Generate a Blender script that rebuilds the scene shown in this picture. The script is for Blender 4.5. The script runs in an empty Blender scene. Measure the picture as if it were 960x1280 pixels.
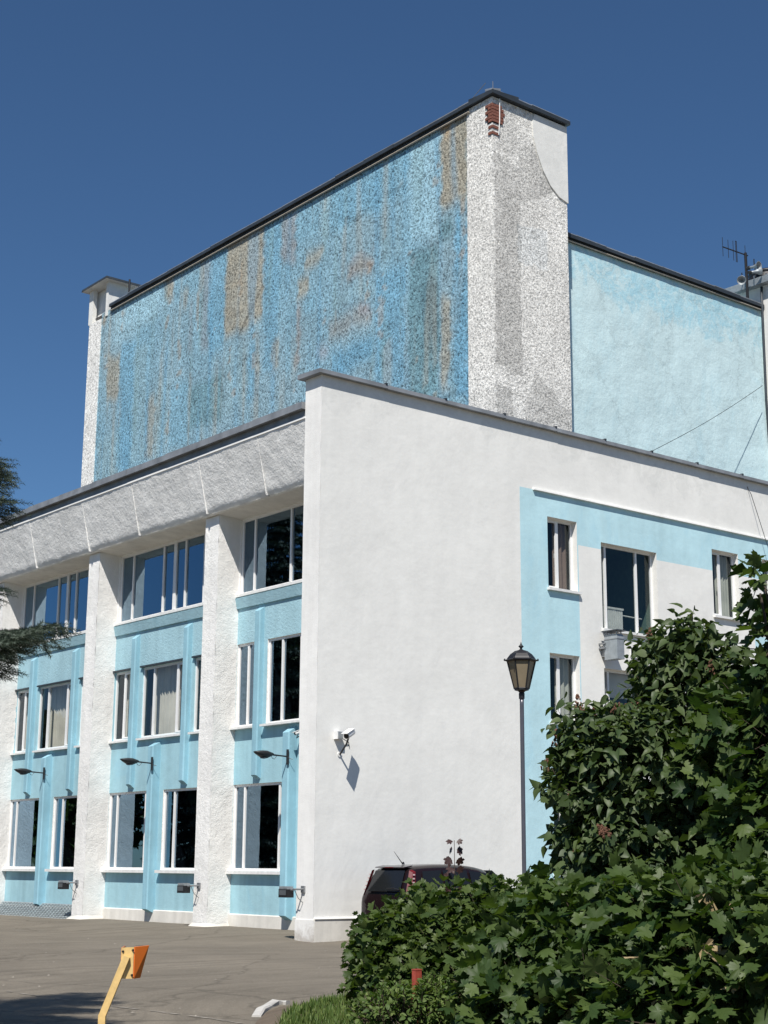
import bpy, math, random
import numpy as np
from mathutils import Vector, Matrix, noise as mn

SC = bpy.context.scene
COL = SC.collection
rnd = random.Random(7)
rng = np.random.default_rng(7)
R = math.radians

# ------------------------------------------------------------------ camera
FPX, PITCH, ROLL, YAW = 1913.86, 0.228169854, 0.0065359, 0.675765657
CAM = np.array([-20.511, -27.969, 1.6])
_cp, _sp, _cr, _sr = math.cos(PITCH), math.sin(PITCH), math.cos(ROLL), math.sin(ROLL)
_fw = np.array([0, _cp, _sp]); _ri = np.array([1., 0, 0]); _up = np.array([0, -_sp, _cp])
_r2 = _ri*_cr + _up*_sr; _u2 = -_ri*_sr + _up*_cr
_B = np.array([[math.cos(YAW), math.sin(YAW), 0], [-math.sin(YAW), math.cos(YAW), 0], [0, 0, 1]])
AX_R, AX_U, AX_F = _B@_r2, _B@_u2, _B@_fw

def ray(px, py):
    return (px-480)*AX_R - (py-640)*AX_U + FPX*AX_F
def at(px, py, depth):                      # survey helper: photo pixel + distance -> point of the place
    return CAM + ray(px, py)/FPX*depth
def onp(px, py, ax, v):
    d = ray(px, py); return CAM + d*((v-CAM[ax])/d[ax])

cam_d = bpy.data.cameras.new('camera')
cam = bpy.data.objects.new('camera', cam_d); COL.objects.link(cam)
cam_d.sensor_fit = 'HORIZONTAL'; cam_d.sensor_width = 36.0; cam_d.lens = FPX/960*36.0
cam_d.clip_start = 0.1; cam_d.clip_end = 3000
m = Matrix.Identity(4)
for i in range(3):
    m[i][0] = AX_R[i]; m[i][1] = AX_U[i]; m[i][2] = -AX_F[i]; m[i][3] = CAM[i]
cam.matrix_world = m
SC.camera = cam

# ------------------------------------------------------------------ sky, sun, exposure
SUN = Vector((0.55, 0.49, -1.0)).normalized()          # direction the light travels
sun_el = math.asin(-SUN.z); sun_az = math.atan2(-SUN.x, -SUN.y)
w = bpy.data.worlds.new('World'); SC.world = w; w.use_nodes = True
nt = w.node_tree; bg = nt.nodes['Background']
sky = nt.nodes.new('ShaderNodeTexSky'); sky.sky_type = 'NISHITA'; sky.sun_disc = False
sky.sun_elevation = sun_el; sky.sun_rotation = sun_az
sky.altitude = 800; sky.air_density = 1.0; sky.dust_density = 0.2; sky.ozone_density = 2.5
tintn = nt.nodes.new('ShaderNodeMix'); tintn.data_type = 'RGBA'; tintn.blend_type = 'MULTIPLY'; tintn.inputs[0].default_value = 1.0
nt.links.new(sky.outputs[0], tintn.inputs[6]); tintn.inputs[7].default_value = (0.51, 0.71, 0.87, 1)     # a deep, dry summer blue
nt.links.new(tintn.outputs[2], bg.inputs[0]); bg.inputs[1].default_value = 0.075
sd = bpy.data.lights.new('sun', 'SUN'); sd.energy = 4.6; sd.angle = R(0.53); sd.color = (1.0, 0.955, 0.89)
so = bpy.data.objects.new('sun', sd); COL.objects.link(so)
so.rotation_euler = SUN.to_track_quat('-Z', 'Y').to_euler(); so.location = (-20, -20, 40)
SC.view_settings.view_transform = 'Standard'; SC.view_settings.look = 'None'
SC.view_settings.exposure = 0.36; SC.view_settings.gamma = 1.0
SC.render.engine = 'CYCLES'
SC.cycles.use_denoising = True
SC.cycles.max_bounces = 8; SC.cycles.transparent_max_bounces = 12
SC.cycles.caustics_reflective = False; SC.cycles.caustics_refractive = False

# ------------------------------------------------------------------ materials
def s2l(c):
    return tuple(((v/255)/12.92 if v/255 <= .04045 else ((v/255+.055)/1.055)**2.4) for v in c)

def new_mat(name):
    mt = bpy.data.materials.new(name); mt.use_nodes = True
    t = mt.node_tree; b = t.nodes['Principled BSDF']
    return mt, t, b
def nd(t, typ, ins=None, **kw):
    n = t.nodes.new(typ)
    for k, v in kw.items(): setattr(n, k, v)
    if ins:
        for k, v in ins.items():
            if hasattr(v, 'is_output') or isinstance(v, bpy.types.NodeSocket): t.links.new(v, n.inputs[k])
            else: n.inputs[k].default_value = v
    return n
def coords(t, scale=(1, 1, 1)):
    c = nd(t, 'ShaderNodeTexCoord')
    mp = nd(t, 'ShaderNodeMapping', {'Vector': c.outputs['Object'], 'Scale': scale})
    return mp.outputs[0]
def ramp(t, fac, stops):
    r = nd(t, 'ShaderNodeValToRGB', {'Fac': fac})
    e = r.color_ramp.elements
    while len(e) > 1: e.remove(e[-1])
    e[0].position = stops[0][0]; e[0].color = stops[0][1]
    for p, c in stops[1:]:
        k = e.new(p); k.color = c
    return r.outputs[0]
def g(v): return (v, v, v, 1)
def mul(t, a, b, fac=1.0, mode='MULTIPLY'):
    n = nd(t, 'ShaderNodeMix', data_type='RGBA', blend_type=mode)
    for s, v in ((0, fac), (6, a), (7, b)):
        if isinstance(v, bpy.types.NodeSocket): t.links.new(v, n.inputs[s])
        else: n.inputs[s].default_value = v
    return n.outputs[2]
def col4(c): return (*c, 1) if len(c) == 3 else c

def plain(name, c, rough=.5, metal=0., spec=.5, var=.12, vscale=6.):
    mt, t, b = new_mat(name)
    n = nd(t, 'ShaderNodeTexNoise', {'Vector': coords(t), 'Scale': vscale, 'Detail': 6.})
    k = ramp(t, n.outputs['Fac'], [(.3, g(1-var)), (.7, g(1+var*.4))])
    t.links.new(mul(t, col4(c), k), b.inputs['Base Color'])
    b.inputs['Roughness'].default_value = rough; b.inputs['Metallic'].default_value = metal
    b.inputs['Specular IOR Level'].default_value = spec
    return mt

def stucco(name, c, patch=.10, streak=.08, dirt=0., bumps=((3., .10, .05), (40., .2, .01)), rough=.85, stain=None, bottom=None, top=None):
    mt, t, b = new_mat(name)
    v = coords(t); vs = coords(t, (1.6, 1.6, .10))
    n1 = nd(t, 'ShaderNodeTexNoise', {'Vector': v, 'Scale': .55, 'Detail': 8., 'Roughness': .62, 'Distortion': .6})
    n2 = nd(t, 'ShaderNodeTexNoise', {'Vector': vs, 'Scale': 1.6, 'Detail': 6., 'Roughness': .6})
    n3 = nd(t, 'ShaderNodeTexNoise', {'Vector': v, 'Scale': 3.3, 'Detail': 7., 'Roughness': .7})
    o = mul(t, col4(c), ramp(t, n1.outputs['Fac'], [(.32, g(1-patch)), (.62, g(1.03))]))
    o = mul(t, o, ramp(t, n2.outputs['Fac'], [(.33, g(1-streak)), (.6, g(1.02))]))
    o = mul(t, o, ramp(t, n3.outputs['Fac'], [(.3, g(1-patch*.5)), (.6, g(1.02))]))
    if dirt > 0:
        n4 = nd(t, 'ShaderNodeTexNoise', {'Vector': v, 'Scale': 9., 'Detail': 8., 'Roughness': .75})
        o = mul(t, o, ramp(t, n4.outputs['Fac'], [(.60, g(1.)), (.75, g(1-dirt))]))
    if stain is not None:
        n5 = nd(t, 'ShaderNodeTexNoise', {'Vector': coords(t, (1, 1, .45)), 'Scale': .8, 'Detail': 9., 'Roughness': .7, 'Distortion': 1.2})
        o = mul(t, o, stain[0], nd(t, 'ShaderNodeMath', {0: ramp(t, n5.outputs['Fac'], [(stain[1], g(0)), (stain[1]+.18, g(1))]), 1: stain[2]}, operation='MULTIPLY').outputs[0], 'MIX')
    if bottom is not None:          # splash dirt that sits on the lowest part of the wall
        sp = nd(t, 'ShaderNodeSeparateXYZ', {'Vector': nd(t, 'ShaderNodeTexCoord').outputs['Object']})
        nb = nd(t, 'ShaderNodeTexNoise', {'Vector': v, 'Scale': 5., 'Detail': 8., 'Roughness': .75})
        ad = nd(t, 'ShaderNodeMath', {0: nb.outputs['Fac'], 1: 1.1, 2: sp.outputs['Z']}, operation='MULTIPLY_ADD')
        o = mul(t, o, bottom[0], ramp(t, nd(t, 'ShaderNodeMath', {0: ad.outputs[0], 1: bottom[1]}, operation='SUBTRACT').outputs[0], [(.0, g(.75)), (.35, g(0))]), 'MIX')
    if top is not None:             # older paint left showing in a ragged zone under the roof edge: colour, height, depth
        sp = nd(t, 'ShaderNodeSeparateXYZ', {'Vector': nd(t, 'ShaderNodeTexCoord').outputs['Object']})
        n6 = nd(t, 'ShaderNodeTexNoise', {'Vector': coords(t, (1, 1, .6)), 'Scale': .45, 'Detail': 8., 'Roughness': .68, 'Distortion': .8})
        n7 = nd(t, 'ShaderNodeTexNoise', {'Vector': v, 'Scale': 2.6, 'Detail': 9., 'Roughness': .75, 'Distortion': 1.5})
        h1 = nd(t, 'ShaderNodeMath', {0: sp.outputs['Z'], 1: top[1]}, operation='SUBTRACT')
        h2 = nd(t, 'ShaderNodeMath', {0: n6.outputs['Fac'], 1: 5.0, 2: h1.outputs[0]}, operation='MULTIPLY_ADD')
        zone = ramp(t, nd(t, 'ShaderNodeMath', {0: h2.outputs[0], 1: top[2]}, operation='SUBTRACT').outputs[0], [(.0, g(0)), (.12, g(.7)), (.5, g(1))])
        o = mul(t, o, top[0], mul(t, zone, ramp(t, n7.outputs['Fac'], [(.38, g(0)), (.58, g(.9))])), 'MIX')
        if len(top) < 4: top = (*top, 0)
        n8 = nd(t, 'ShaderNodeTexVoronoi', {'Vector': nd(t, 'ShaderNodeVectorMath', {0: v, 1: n7.outputs['Color']}, operation='ADD').outputs[0], 'Scale': .32}, feature='DISTANCE_TO_EDGE')
        if top[3]: o = mul(t, o, ramp(t, n8.outputs['Distance'], [(0., g(.80)), (.006, g(.88)), (.012, g(1.))]))
    t.links.new(o, b.inputs['Base Color'])
    b.inputs['Roughness'].default_value = rough; b.inputs['Specular IOR Level'].default_value = .2
    last = None
    for s, st, d in bumps:
        n = nd(t, 'ShaderNodeTexNoise', {'Vector': v, 'Scale': s, 'Detail': 4., 'Roughness': .6})
        bp = nd(t, 'ShaderNodeBump', {'Strength': st, 'Distance': d, 'Height': n.outputs['Fac']})
        if last is not None: t.links.new(last, bp.inputs['Normal'])
        last = bp.outputs[0]
    t.links.new(last, b.inputs['Normal'])
    return mt

def pebble(name, base=None, attr=None, scale=11., gap=.45, bump=.9):
    """pebble-dash plaster: stones standing proud, darker mortar between them"""
    mt, t, b = new_mat(name)
    v = coords(t)
    vo = nd(t, 'ShaderNodeTexVoronoi', {'Vector': v, 'Scale': scale}, feature='F1')
    big = nd(t, 'ShaderNodeTexNoise', {'Vector': v, 'Scale': .9, 'Detail': 7., 'Roughness': .65})
    if attr:
        c = nd(t, 'ShaderNodeAttribute', attribute_name=attr).outputs['Color']
    else:
        c = col4(base)
    fine = nd(t, 'ShaderNodeTexNoise', {'Vector': v, 'Scale': scale*1.5, 'Detail': 3., 'Roughness': .65, 'Distortion': .4})
    grain = nd(t, 'ShaderNodeTexNoise', {'Vector': v, 'Scale': scale*5., 'Detail': 2.})
    o = mul(t, c, ramp(t, fine.outputs['Fac'], [(.30, g(1-gap*1.35)), (.42, g(1-gap*.55)), (.52, g(1.04)), (.70, g(1.32))]))
    rc = nd(t, 'ShaderNodeSeparateColor', {'Color': vo.outputs['Color']})
    o = mul(t, o, ramp(t, rc.outputs[0], [(0., g(.86)), (.5, g(1.)), (1., g(1.14))]))
    o = mul(t, o, ramp(t, grain.outputs['Fac'], [(.3, g(.88)), (.7, g(1.10))]))
    o = mul(t, o, ramp(t, big.outputs['Fac'], [(.3, g(.90)), (.65, g(1.06))]))
    t.links.new(o, b.inputs['Base Color'])
    b.inputs['Roughness'].default_value = .8; b.inputs['Specular IOR Level'].default_value = .25
    b1 = nd(t, 'ShaderNodeBump', {'Strength': bump, 'Distance': .035, 'Height': fine.outputs['Fac']})
    b2 = nd(t, 'ShaderNodeBump', {'Strength': .4, 'Distance': .01, 'Height': grain.outputs['Fac'], 'Normal': b1.outputs[0]})
    t.links.new(b2.outputs[0], b.inputs['Normal'])
    return mt

def glass_mat(name, tint=(.62, .68, .72), k=2.3, refl=(.93, .96, 1)):
    mt = bpy.data.materials.new(name); mt.use_nodes = True
    t = mt.node_tree; t.nodes.remove(t.nodes['Principled BSDF']); out = t.nodes['Material Output']
    lw = nd(t, 'ShaderNodeLayerWeight', {'Blend': .5})          # Schlick's Fresnel term, the same from both sides of the pane
    p5 = nd(t, 'ShaderNodeMath', {0: lw.outputs['Facing'], 1: 5.}, operation='POWER')
    fr = nd(t, 'ShaderNodeMath', {0: p5.outputs[0], 1: .96, 2: .042}, operation='MULTIPLY_ADD')
    f = nd(t, 'ShaderNodeMath', {0: fr.outputs[0], 1: k}, operation='MULTIPLY', use_clamp=True)
    nz = nd(t, 'ShaderNodeTexNoise', {'Vector': coords(t), 'Scale': .9, 'Detail': 2.})
    bp = nd(t, 'ShaderNodeBump', {'Strength': .04, 'Distance': .02, 'Height': nz.outputs['Fac']})
    tr = nd(t, 'ShaderNodeBsdfTransparent', {'Color': (*tint, 1)})
    gl = nd(t, 'ShaderNodeBsdfGlossy', {'Color': (*refl, 1), 'Roughness': .0, 'Normal': bp.outputs[0]})
    mx = nd(t, 'ShaderNodeMixShader', {0: f.outputs[0], 1: tr.outputs[0], 2: gl.outputs[0]})
    t.links.new(mx.outputs[0], out.inputs[0])
    return mt

def leaf_mat(name, c, c2, trans=.28, rough=.42):
    mt, t, b = new_mat(name); out = t.nodes['Material Output']
    a = nd(t, 'ShaderNodeAttribute', attribute_name='tone')
    oi = nd(t, 'ShaderNodeObjectInfo')
    # single leaves have no tone attribute (0): their object random number serves instead
    tone = nd(t, 'ShaderNodeMath', {0: a.outputs['Fac'], 1: oi.outputs['Random']}, operation='MAXIMUM') if False else a
    n = nd(t, 'ShaderNodeTexNoise', {'Vector': coords(t), 'Scale': 14., 'Detail': 3.})
    o = mul(t, col4(c), col4(c2), a.outputs['Fac'], 'MIX')
    o = mul(t, o, ramp(t, n.outputs['Fac'], [(.3, g(.85)), (.7, g(1.12))]))
    t.links.new(o, b.inputs['Base Color'])
    b.inputs['Roughness'].default_value = rough; b.inputs['Specular IOR Level'].default_value = .32
    tl = nd(t, 'ShaderNodeBsdfTranslucent', {'Color': mul(t, o, (1.5, 1.7, .6, 1))})
    mx = nd(t, 'ShaderNodeMixShader', {0: trans, 1: b.outputs[0], 2: tl.outputs[0]})
    t.links.new(mx.outputs[0], out.inputs[0])
    return mt

M = {}
M['white'] = stucco('white_wall_paint', (.785, .78, .745), .05, .012, dirt=.03, stain=((.68, .68, .66, 1), .60, .35), top=((.70, .70, .67, 1), 12.2, 2.7), bottom=((.60, .58, .53, 1), .75), bumps=((1.2, .15, .10), (5., .14, .03), (45., .12, .006)))
M['white_warm'] = stucco('white_roughcast', (.83, .82, .79), .07, .05, dirt=.10, bumps=((9., .35, .05), (28., .5, .02), (80., .3, .008)), bottom=((.50, .46, .40, 1), .35))
M['fin'] = stucco('white_fin_plaster', (.84, .83, .80), .07, .07, dirt=.12, bumps=((4., .2, .03), (34., .35, .012)), bottom=((.42, .38, .33, 1), .55))
M['parapet'] = stucco('grey_white_roughcast', (.80, .795, .77), .10, .05, dirt=.16, bumps=((7., .45, .05), (18., .45, .03), (45., .35, .012)))
M['joint'] = stucco('white_joint_mortar', (.84, .835, .81), .05, .03)
M['soffit'] = stucco('soffit_plaster', (.82, .80, .75), .12, .10, dirt=.15)
M['plinth'] = stucco('plinth_plaster', (.70, .675, .62), .14, .12, dirt=.25, bottom=((.40, .36, .31, 1), .25))
M['blue'] = stucco('blue_wall_paint', (.355, .575, .645), .13, .13, stain=((.25, .50, .63, 1), .55, .45), bumps=((2., .2, .06), (22., .25, .015)))
M['side_blue'] = stucco('pale_blue_wall_paint', (.50, .73, .79), .10, .05, stain=((.38, .64, .75, 1), .52, .55), bumps=((2., .2, .06), (22., .2, .012)))
M['blue_rough'] = stucco('blue_roughcast', (.37, .575, .645), .12, .10, dirt=.12, stain=((.28, .53, .63, 1), .56, .5), bumps=((14., .4, .04), (50., .55, .015)))
M['rib'] = stucco('blue_rib_paint', (.30, .53, .63), .14, .16, stain=((.42, .66, .74, 1), .55, .5), bumps=((20., .25, .015), (60., .2, .006)))
M['wing'] = stucco('pale_blue_plaster', (.585, .75, .775), .10, .04, dirt=.10, stain=((.47, .68, .74, 1), .52, .6), top=((.36, .62, .72, 1), 18.9, 2.4, 1), bumps=((1.5, .3, .10), (5., .3, .04), (16., .25, .02)))
M['mural'] = pebble('coloured_pebble_dash', attr='paint', scale=8.5, gap=.62, bump=1.)
M['tower_white'] = pebble('white_pebble_dash', attr='paint', scale=10.5, gap=.46, bump=.9)
M['shaft_white'] = pebble('white_pebble_strip', base=(.84, .83, .79), scale=10., gap=.42, bump=.7)
M['roof'] = plain('roof_felt', (.09, .09, .095), .9)
M['tin'] = plain('grey_sheet_metal', (.27, .285, .30), .5, .25, var=.3, vscale=2.5)
M['tin_dark'] = plain('dark_sheet_metal', (.045, .055, .065), .5, .2, var=.3, vscale=2.)
M['tin_light'] = plain('bright_sheet_metal', (.42, .45, .48), .4, .5, var=.3)
M['pipe_beige'] = plain('beige_drip_edge', (.45, .40, .32), .6)
M['pvc'] = plain('white_window_frame', (.82, .82, .81), .35, var=.05)
M['sill'] = plain('white_sill', (.78, .78, .76), .5, var=.14, vscale=9.)
M['frame_old'] = plain('aged_window_frame', (.55, .53, .50), .6, var=.2)
M['glass'] = glass_mat('window_glass', (.88, .90, .90), 1.6, (.7, .8, .9))
M['glass_top'] = glass_mat('sky_window_glass', (.34, .42, .50), 5.0, (.55, .78, 1.))
M['glass_dark'] = glass_mat('dark_window_glass', (.72, .76, .76), 1.3, (.7, .8, .85))
M['glass_low'] = M['glass_top']
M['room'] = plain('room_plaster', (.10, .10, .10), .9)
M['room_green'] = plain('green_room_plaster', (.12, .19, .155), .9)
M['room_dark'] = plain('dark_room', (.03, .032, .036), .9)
M['curtain'] = plain('cream_curtain', (.60, .575, .50), .9, var=.25, vscale=1.2)
M['curtain_brown'] = plain('brown_curtain', (.30, .21, .17), .9)
M['radiator'] = plain('radiator_enamel', (.72, .71, .66), .4)
M['black'] = plain('black_iron', (.018, .018, .02), .45, .2)
M['pole_paint'] = plain('grey_black_post_paint', (.10, .10, .115), .28, .3)
M['lampgrey'] = plain('dark_lamp_housing', (.035, .037, .04), .45, .3)
M['steel'] = plain('grey_steel', (.30, .31, .32), .45, .6)
M['hood'] = plain('galvanised_duct', (.33, .36, .38), .5, .3, var=.2, vscale=8.)
M['camwhite'] = plain('white_plastic', (.78, .78, .77), .35)
M['lens'] = plain('lamp_lens', (.10, .11, .12), .12)
M['amber'] = plain('smoked_lantern_pane', (.24, .195, .13), .25)
M['carpaint'] = plain('dark_maroon_car_paint', (.018, .010, .012), .12, .3, var=.05)
M['carglass'] = plain('tinted_car_glass', (.012, .013, .014), .05, var=.02)
M['screen'] = plain('green_windscreen', (.22, .30, .28), .08, var=.05)
M['tail'] = plain('red_taillight', (.12, .010, .013), .25)
M['tailclear'] = plain('clear_taillight', (.62, .45, .45), .15)
M['tyre'] = plain('tyre_rubber', (.02, .02, .02), .85)
M['yellow'] = plain('yellow_enamel', (.70, .48, .19), .5, var=.22, vscale=14.)
M['orange'] = plain('orange_enamel', (.80, .19, .03), .4, var=.12)
M['redpost'] = plain('faded_red_paint', (.42, .075, .05), .6, var=.35, vscale=18.)
M['brick'] = plain('red_brick', (.22, .085, .06), .95, var=.5, vscale=25.)
M['kerb'] = stucco('whitewashed_kerb', (.60, .585, .55), .3, .2, dirt=.6)
M['bark'] = plain('bark', (.055, .042, .032), .95, var=.4, vscale=30.)
M['twig'] = plain('brown_twig', (.07, .05, .035), .9)
M['lilac'] = leaf_mat('lilac_leaf', (.040, .068, .024), (.092, .126, .046), .25, .5)
M['maple'] = leaf_mat('maple_leaf', (.028, .058, .015), (.092, .132, .036), .3, .5)
M['hedge'] = leaf_mat('hedge_leaf', (.032, .062, .015), (.104, .142, .038), .3, .5)
M['redleaf'] = leaf_mat('dark_red_leaf', (.045, .020, .022), (.06, .035, .03), .15)
M['seed'] = plain('dry_seed_head', (.14, .065, .038), .9, var=.4, vscale=30.)
M['needle'] = leaf_mat('spruce_needle', (.036, .055, .036), (.080, .105, .078), .08, .6)
M['grass'] = leaf_mat('grass_blade', (.055, .105, .022), (.15, .20, .055), .3, .6)
M['grille'] = plain('pale_grille_steel', (.44, .50, .52), .5, .3, var=.25)
M['pit'] = plain('dark_pit', (.03, .03, .03), .95)
M['soil'] = stucco('soil', (.17, .135, .10), .3, .1, dirt=.3, bumps=((12., .6, .05), (60., .5, .02)))
M['distwall'] = stucco('far_white_wall', (.78, .77, .74), .1, .08)

def asphalt():
    mt, t, b = new_mat('worn_asphalt')
    v = coords(t)
    c0 = nd(t, 'ShaderNodeTexCoord')
    # long curved wear streaks: distance from a far turning centre plus noise
    off = nd(t, 'ShaderNodeVectorMath', {0: c0.outputs['Object'], 1: (6.0, 16.0, 0.)}, operation='ADD')
    ln = nd(t, 'ShaderNodeVectorMath', {0: off.outputs[0]}, operation='LENGTH')
    wob = nd(t, 'ShaderNodeTexNoise', {'Vector': v, 'Scale': .35, 'Detail': 3.})
    s1 = nd(t, 'ShaderNodeMath', {0: wob.outputs['Fac'], 1: 1.6, 2: ln.outputs['Value']}, operation='MULTIPLY_ADD')
    cv = nd(t, 'ShaderNodeCombineXYZ', {'X': s1.outputs[0]})
    n1 = nd(t, 'ShaderNodeTexNoise', {'Vector': cv.outputs[0], 'Scale': 2.4, 'Detail': 7., 'Roughness': .65})
    n2 = nd(t, 'ShaderNodeTexNoise', {'Vector': v, 'Scale': .5, 'Detail': 9., 'Roughness': .65, 'Distortion': .5})
    n3 = nd(t, 'ShaderNodeTexNoise', {'Vector': v, 'Scale': 70., 'Detail': 3., 'Roughness': .7})
    n4 = nd(t, 'ShaderNodeTexVoronoi', {'Vector': v, 'Scale': 90.})
    o = mul(t, (.176, .154, .122, 1), ramp(t, n1.outputs['Fac'], [(.32, g(.72)), (.5, g(1.)), (.68, g(1.12))]))
    o = mul(t, o, ramp(t, n2.outputs['Fac'], [(.3, g(.80)), (.65, g(1.10))]))
    o = mul(t, o, ramp(t, n3.outputs['Fac'], [(.3, g(.82)), (.7, g(1.15))]))
    rc = nd(t, 'ShaderNodeSeparateColor', {'Color': n4.outputs['Color']})
    o = mul(t, o, ramp(t, rc.outputs[0], [(.0, g(.9)), (.93, g(1.0)), (.97, g(1.6))]))
    # cracks
    cr = nd(t, 'ShaderNodeTexVoronoi', {'Vector': nd(t, 'ShaderNodeVectorMath', {0: v, 1: nd(t, 'ShaderNodeTexNoise', {'Vector': v, 'Scale': 1.1, 'Detail': 5.}).outputs['Color']}, operation='ADD').outputs[0], 'Scale': .15}, feature='DISTANCE_TO_EDGE')
    o = mul(t, o, ramp(t, cr.outputs['Distance'], [(.0, g(.68)), (.003, g(.8)), (.007, g(1.))]))
    t.links.new(o, b.inputs['Base Color'])
    b.inputs['Roughness'].default_value = .88; b.inputs['Specular IOR Level'].default_value = .25
    bp = nd(t, 'ShaderNodeBump', {'Strength': .5, 'Distance': .01, 'Height': n3.outputs['Fac']})
    bp2 = nd(t, 'ShaderNodeBump', {'Strength': .25, 'Distance': .05, 'Height': n2.outputs['Fac'], 'Normal': bp.outputs[0]})
    t.links.new(bp2.outputs[0], b.inputs['Normal'])
    return mt
M['asphalt'] = asphalt()
M['seam'] = plain('pale_asphalt_seam', (.26, .235, .20), .9, var=.5, vscale=5.)

# ------------------------------------------------------------------ geometry helpers
class MB:
    def __init__(s): s.v = []; s.f = []; s.mi = []; s.k = 0
    def add(s, vs, fs, mi=0):
        o = len(s.v); s.v += [tuple(map(float, p)) for p in vs]
        for f in fs: s.f.append([i+o for i in f]); s.mi.append(mi)
        return s
    def quad(s, a, b, c, d, mi=0): return s.add([a, b, c, d], [[0, 1, 2, 3]], mi)
    def box(s, x0, x1, y0, y1, z0, z1, mi=0):
        vs = [(x, y, z) for z in (z0, z1) for y in (y0, y1) for x in (x0, x1)]
        return s.add(vs, [[0, 2, 3, 1], [4, 5, 7, 6], [0, 1, 5, 4], [2, 6, 7, 3], [0, 4, 6, 2], [1, 3, 7, 5]], mi)
    def hexa(s, b4, t4, mi=0):             # bottom 4 + top 4 corners, both counter-clockwise
        return s.add(list(b4)+list(t4), [[3, 2, 1, 0], [4, 5, 6, 7], [0, 1, 5, 4], [1, 2, 6, 5], [2, 3, 7, 6], [3, 0, 4, 7]], mi)
    def tube(s, pts, rad, n=8, mi=0, caps=True):
        pts = [Vector(p) for p in pts]
        if not hasattr(rad, '__len__'): rad = [rad]*len(pts)
        rings = []; up = None
        for i, p in enumerate(pts):
            d = (pts[min(i+1, len(pts)-1)]-pts[max(i-1, 0)]).normalized()
            if up is None:
                up = Vector((0, 0, 1)) if abs(d.z) < .9 else Vector((1, 0, 0))
            a = d.cross(up).normalized(); b = a.cross(d).normalized(); up = b
            rings.append([p+(a*math.cos(2*math.pi*k/n)+b*math.sin(2*math.pi*k/n))*rad[i] for k in range(n)])
        vs = [q for r_ in rings for q in r_]; fs = []
        for i in range(len(pts)-1):
            for k in range(n):
                fs.append([i*n+k, i*n+(k+1) % n, (i+1)*n+(k+1) % n, (i+1)*n+k])
        if caps: fs += [list(range(n))[::-1], [(len(pts)-1)*n+k for k in range(n)]]
        return s.add(vs, fs, mi)
    def lathe(s, c, prof, n=16, mi=0, rot=None, ph=0.):     # prof: (r, z) list
        vs = []; fs = []; c = Vector(c)
        for r_, z in prof:
            for k in range(n):
                a = 2*math.pi*k/n+ph; p = Vector((r_*math.cos(a), r_*math.sin(a), z))
                if rot is not None: p = rot@p
                vs.append(c+p)
        for i in range(len(prof)-1):
            for k in range(n): fs.append([i*n+k, i*n+(k+1) % n, (i+1)*n+(k+1) % n, (i+1)*n+k])
        fs += [list(range(n))[::-1], [(len(prof)-1)*n+k for k in range(n)]]
        return s.add(vs, fs, mi)
    def obj(s, name, mats, parent=None, smooth=False, loc=None):
        me = bpy.data.meshes.new(name)
        vs = s.v
        if loc is not None: vs = [(x-loc[0], y-loc[1], z-loc[2]) for x, y, z in vs]
        me.from_pydata(vs, [], s.f)
        if not isinstance(mats, (list, tuple)): mats = [mats]
        for m_ in mats: me.materials.append(M[m_] if isinstance(m_, str) else m_)
        if len(mats) > 1: me.polygons.foreach_set('material_index', s.mi)
        if smooth: me.polygons.foreach_set('use_smooth', [True]*len(me.polygons))
        me.update()
        o = bpy.data.objects.new(name, me); COL.objects.link(o)
        if parent is not None: o.parent = parent
        if loc is not None and parent is None: o.location = loc
        return o

def fast_obj(name, V, F, mat, parent=None, tone=None, smooth=False):
    """V (n,3); F (m,k) all faces of one size"""
    me = bpy.data.meshes.new(name)
    V = np.ascontiguousarray(V, np.float32); F = np.ascontiguousarray(F, np.int32); k = F.shape[1]
    me.vertices.add(len(V)); me.vertices.foreach_set('co', V.ravel())
    me.loops.add(F.size); me.loops.foreach_set('vertex_index', F.ravel())
    me.polygons.add(len(F)); me.polygons.foreach_set('loop_start', np.arange(0, F.size, k, dtype=np.int32))
    if smooth: me.polygons.foreach_set('use_smooth', np.ones(len(F), bool))
    me.update(calc_edges=True)
    me.materials.append(M[mat])
    if tone is not None:
        at_ = me.attributes.new('tone', 'FLOAT', 'POINT'); at_.data.foreach_set('value', np.ascontiguousarray(tone, np.float32))
    o = bpy.data.objects.new(name, me); COL.objects.link(o)
    if parent is not None: o.parent = parent
    return o

def tag(o, label=None, cat=None, group=None, kind=None):
    if label: o['label'] = label
    if cat: o['category'] = cat
    if group: o['group'] = group
    if kind: o['kind'] = kind
    return o
def thing(name, label, cat, loc=(0, 0, 0), group=None):
    o = bpy.data.objects.new(name, None); COL.objects.link(o); o.location = loc
    o.empty_display_size = .3
    return tag(o, label, cat, group)
def copy_tree(o, parent=None):
    c = o.copy(); COL.objects.link(c)
    if parent is not None: c.parent = parent
    for ch in list(o.children): copy_tree(ch, c)
    return c

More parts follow.
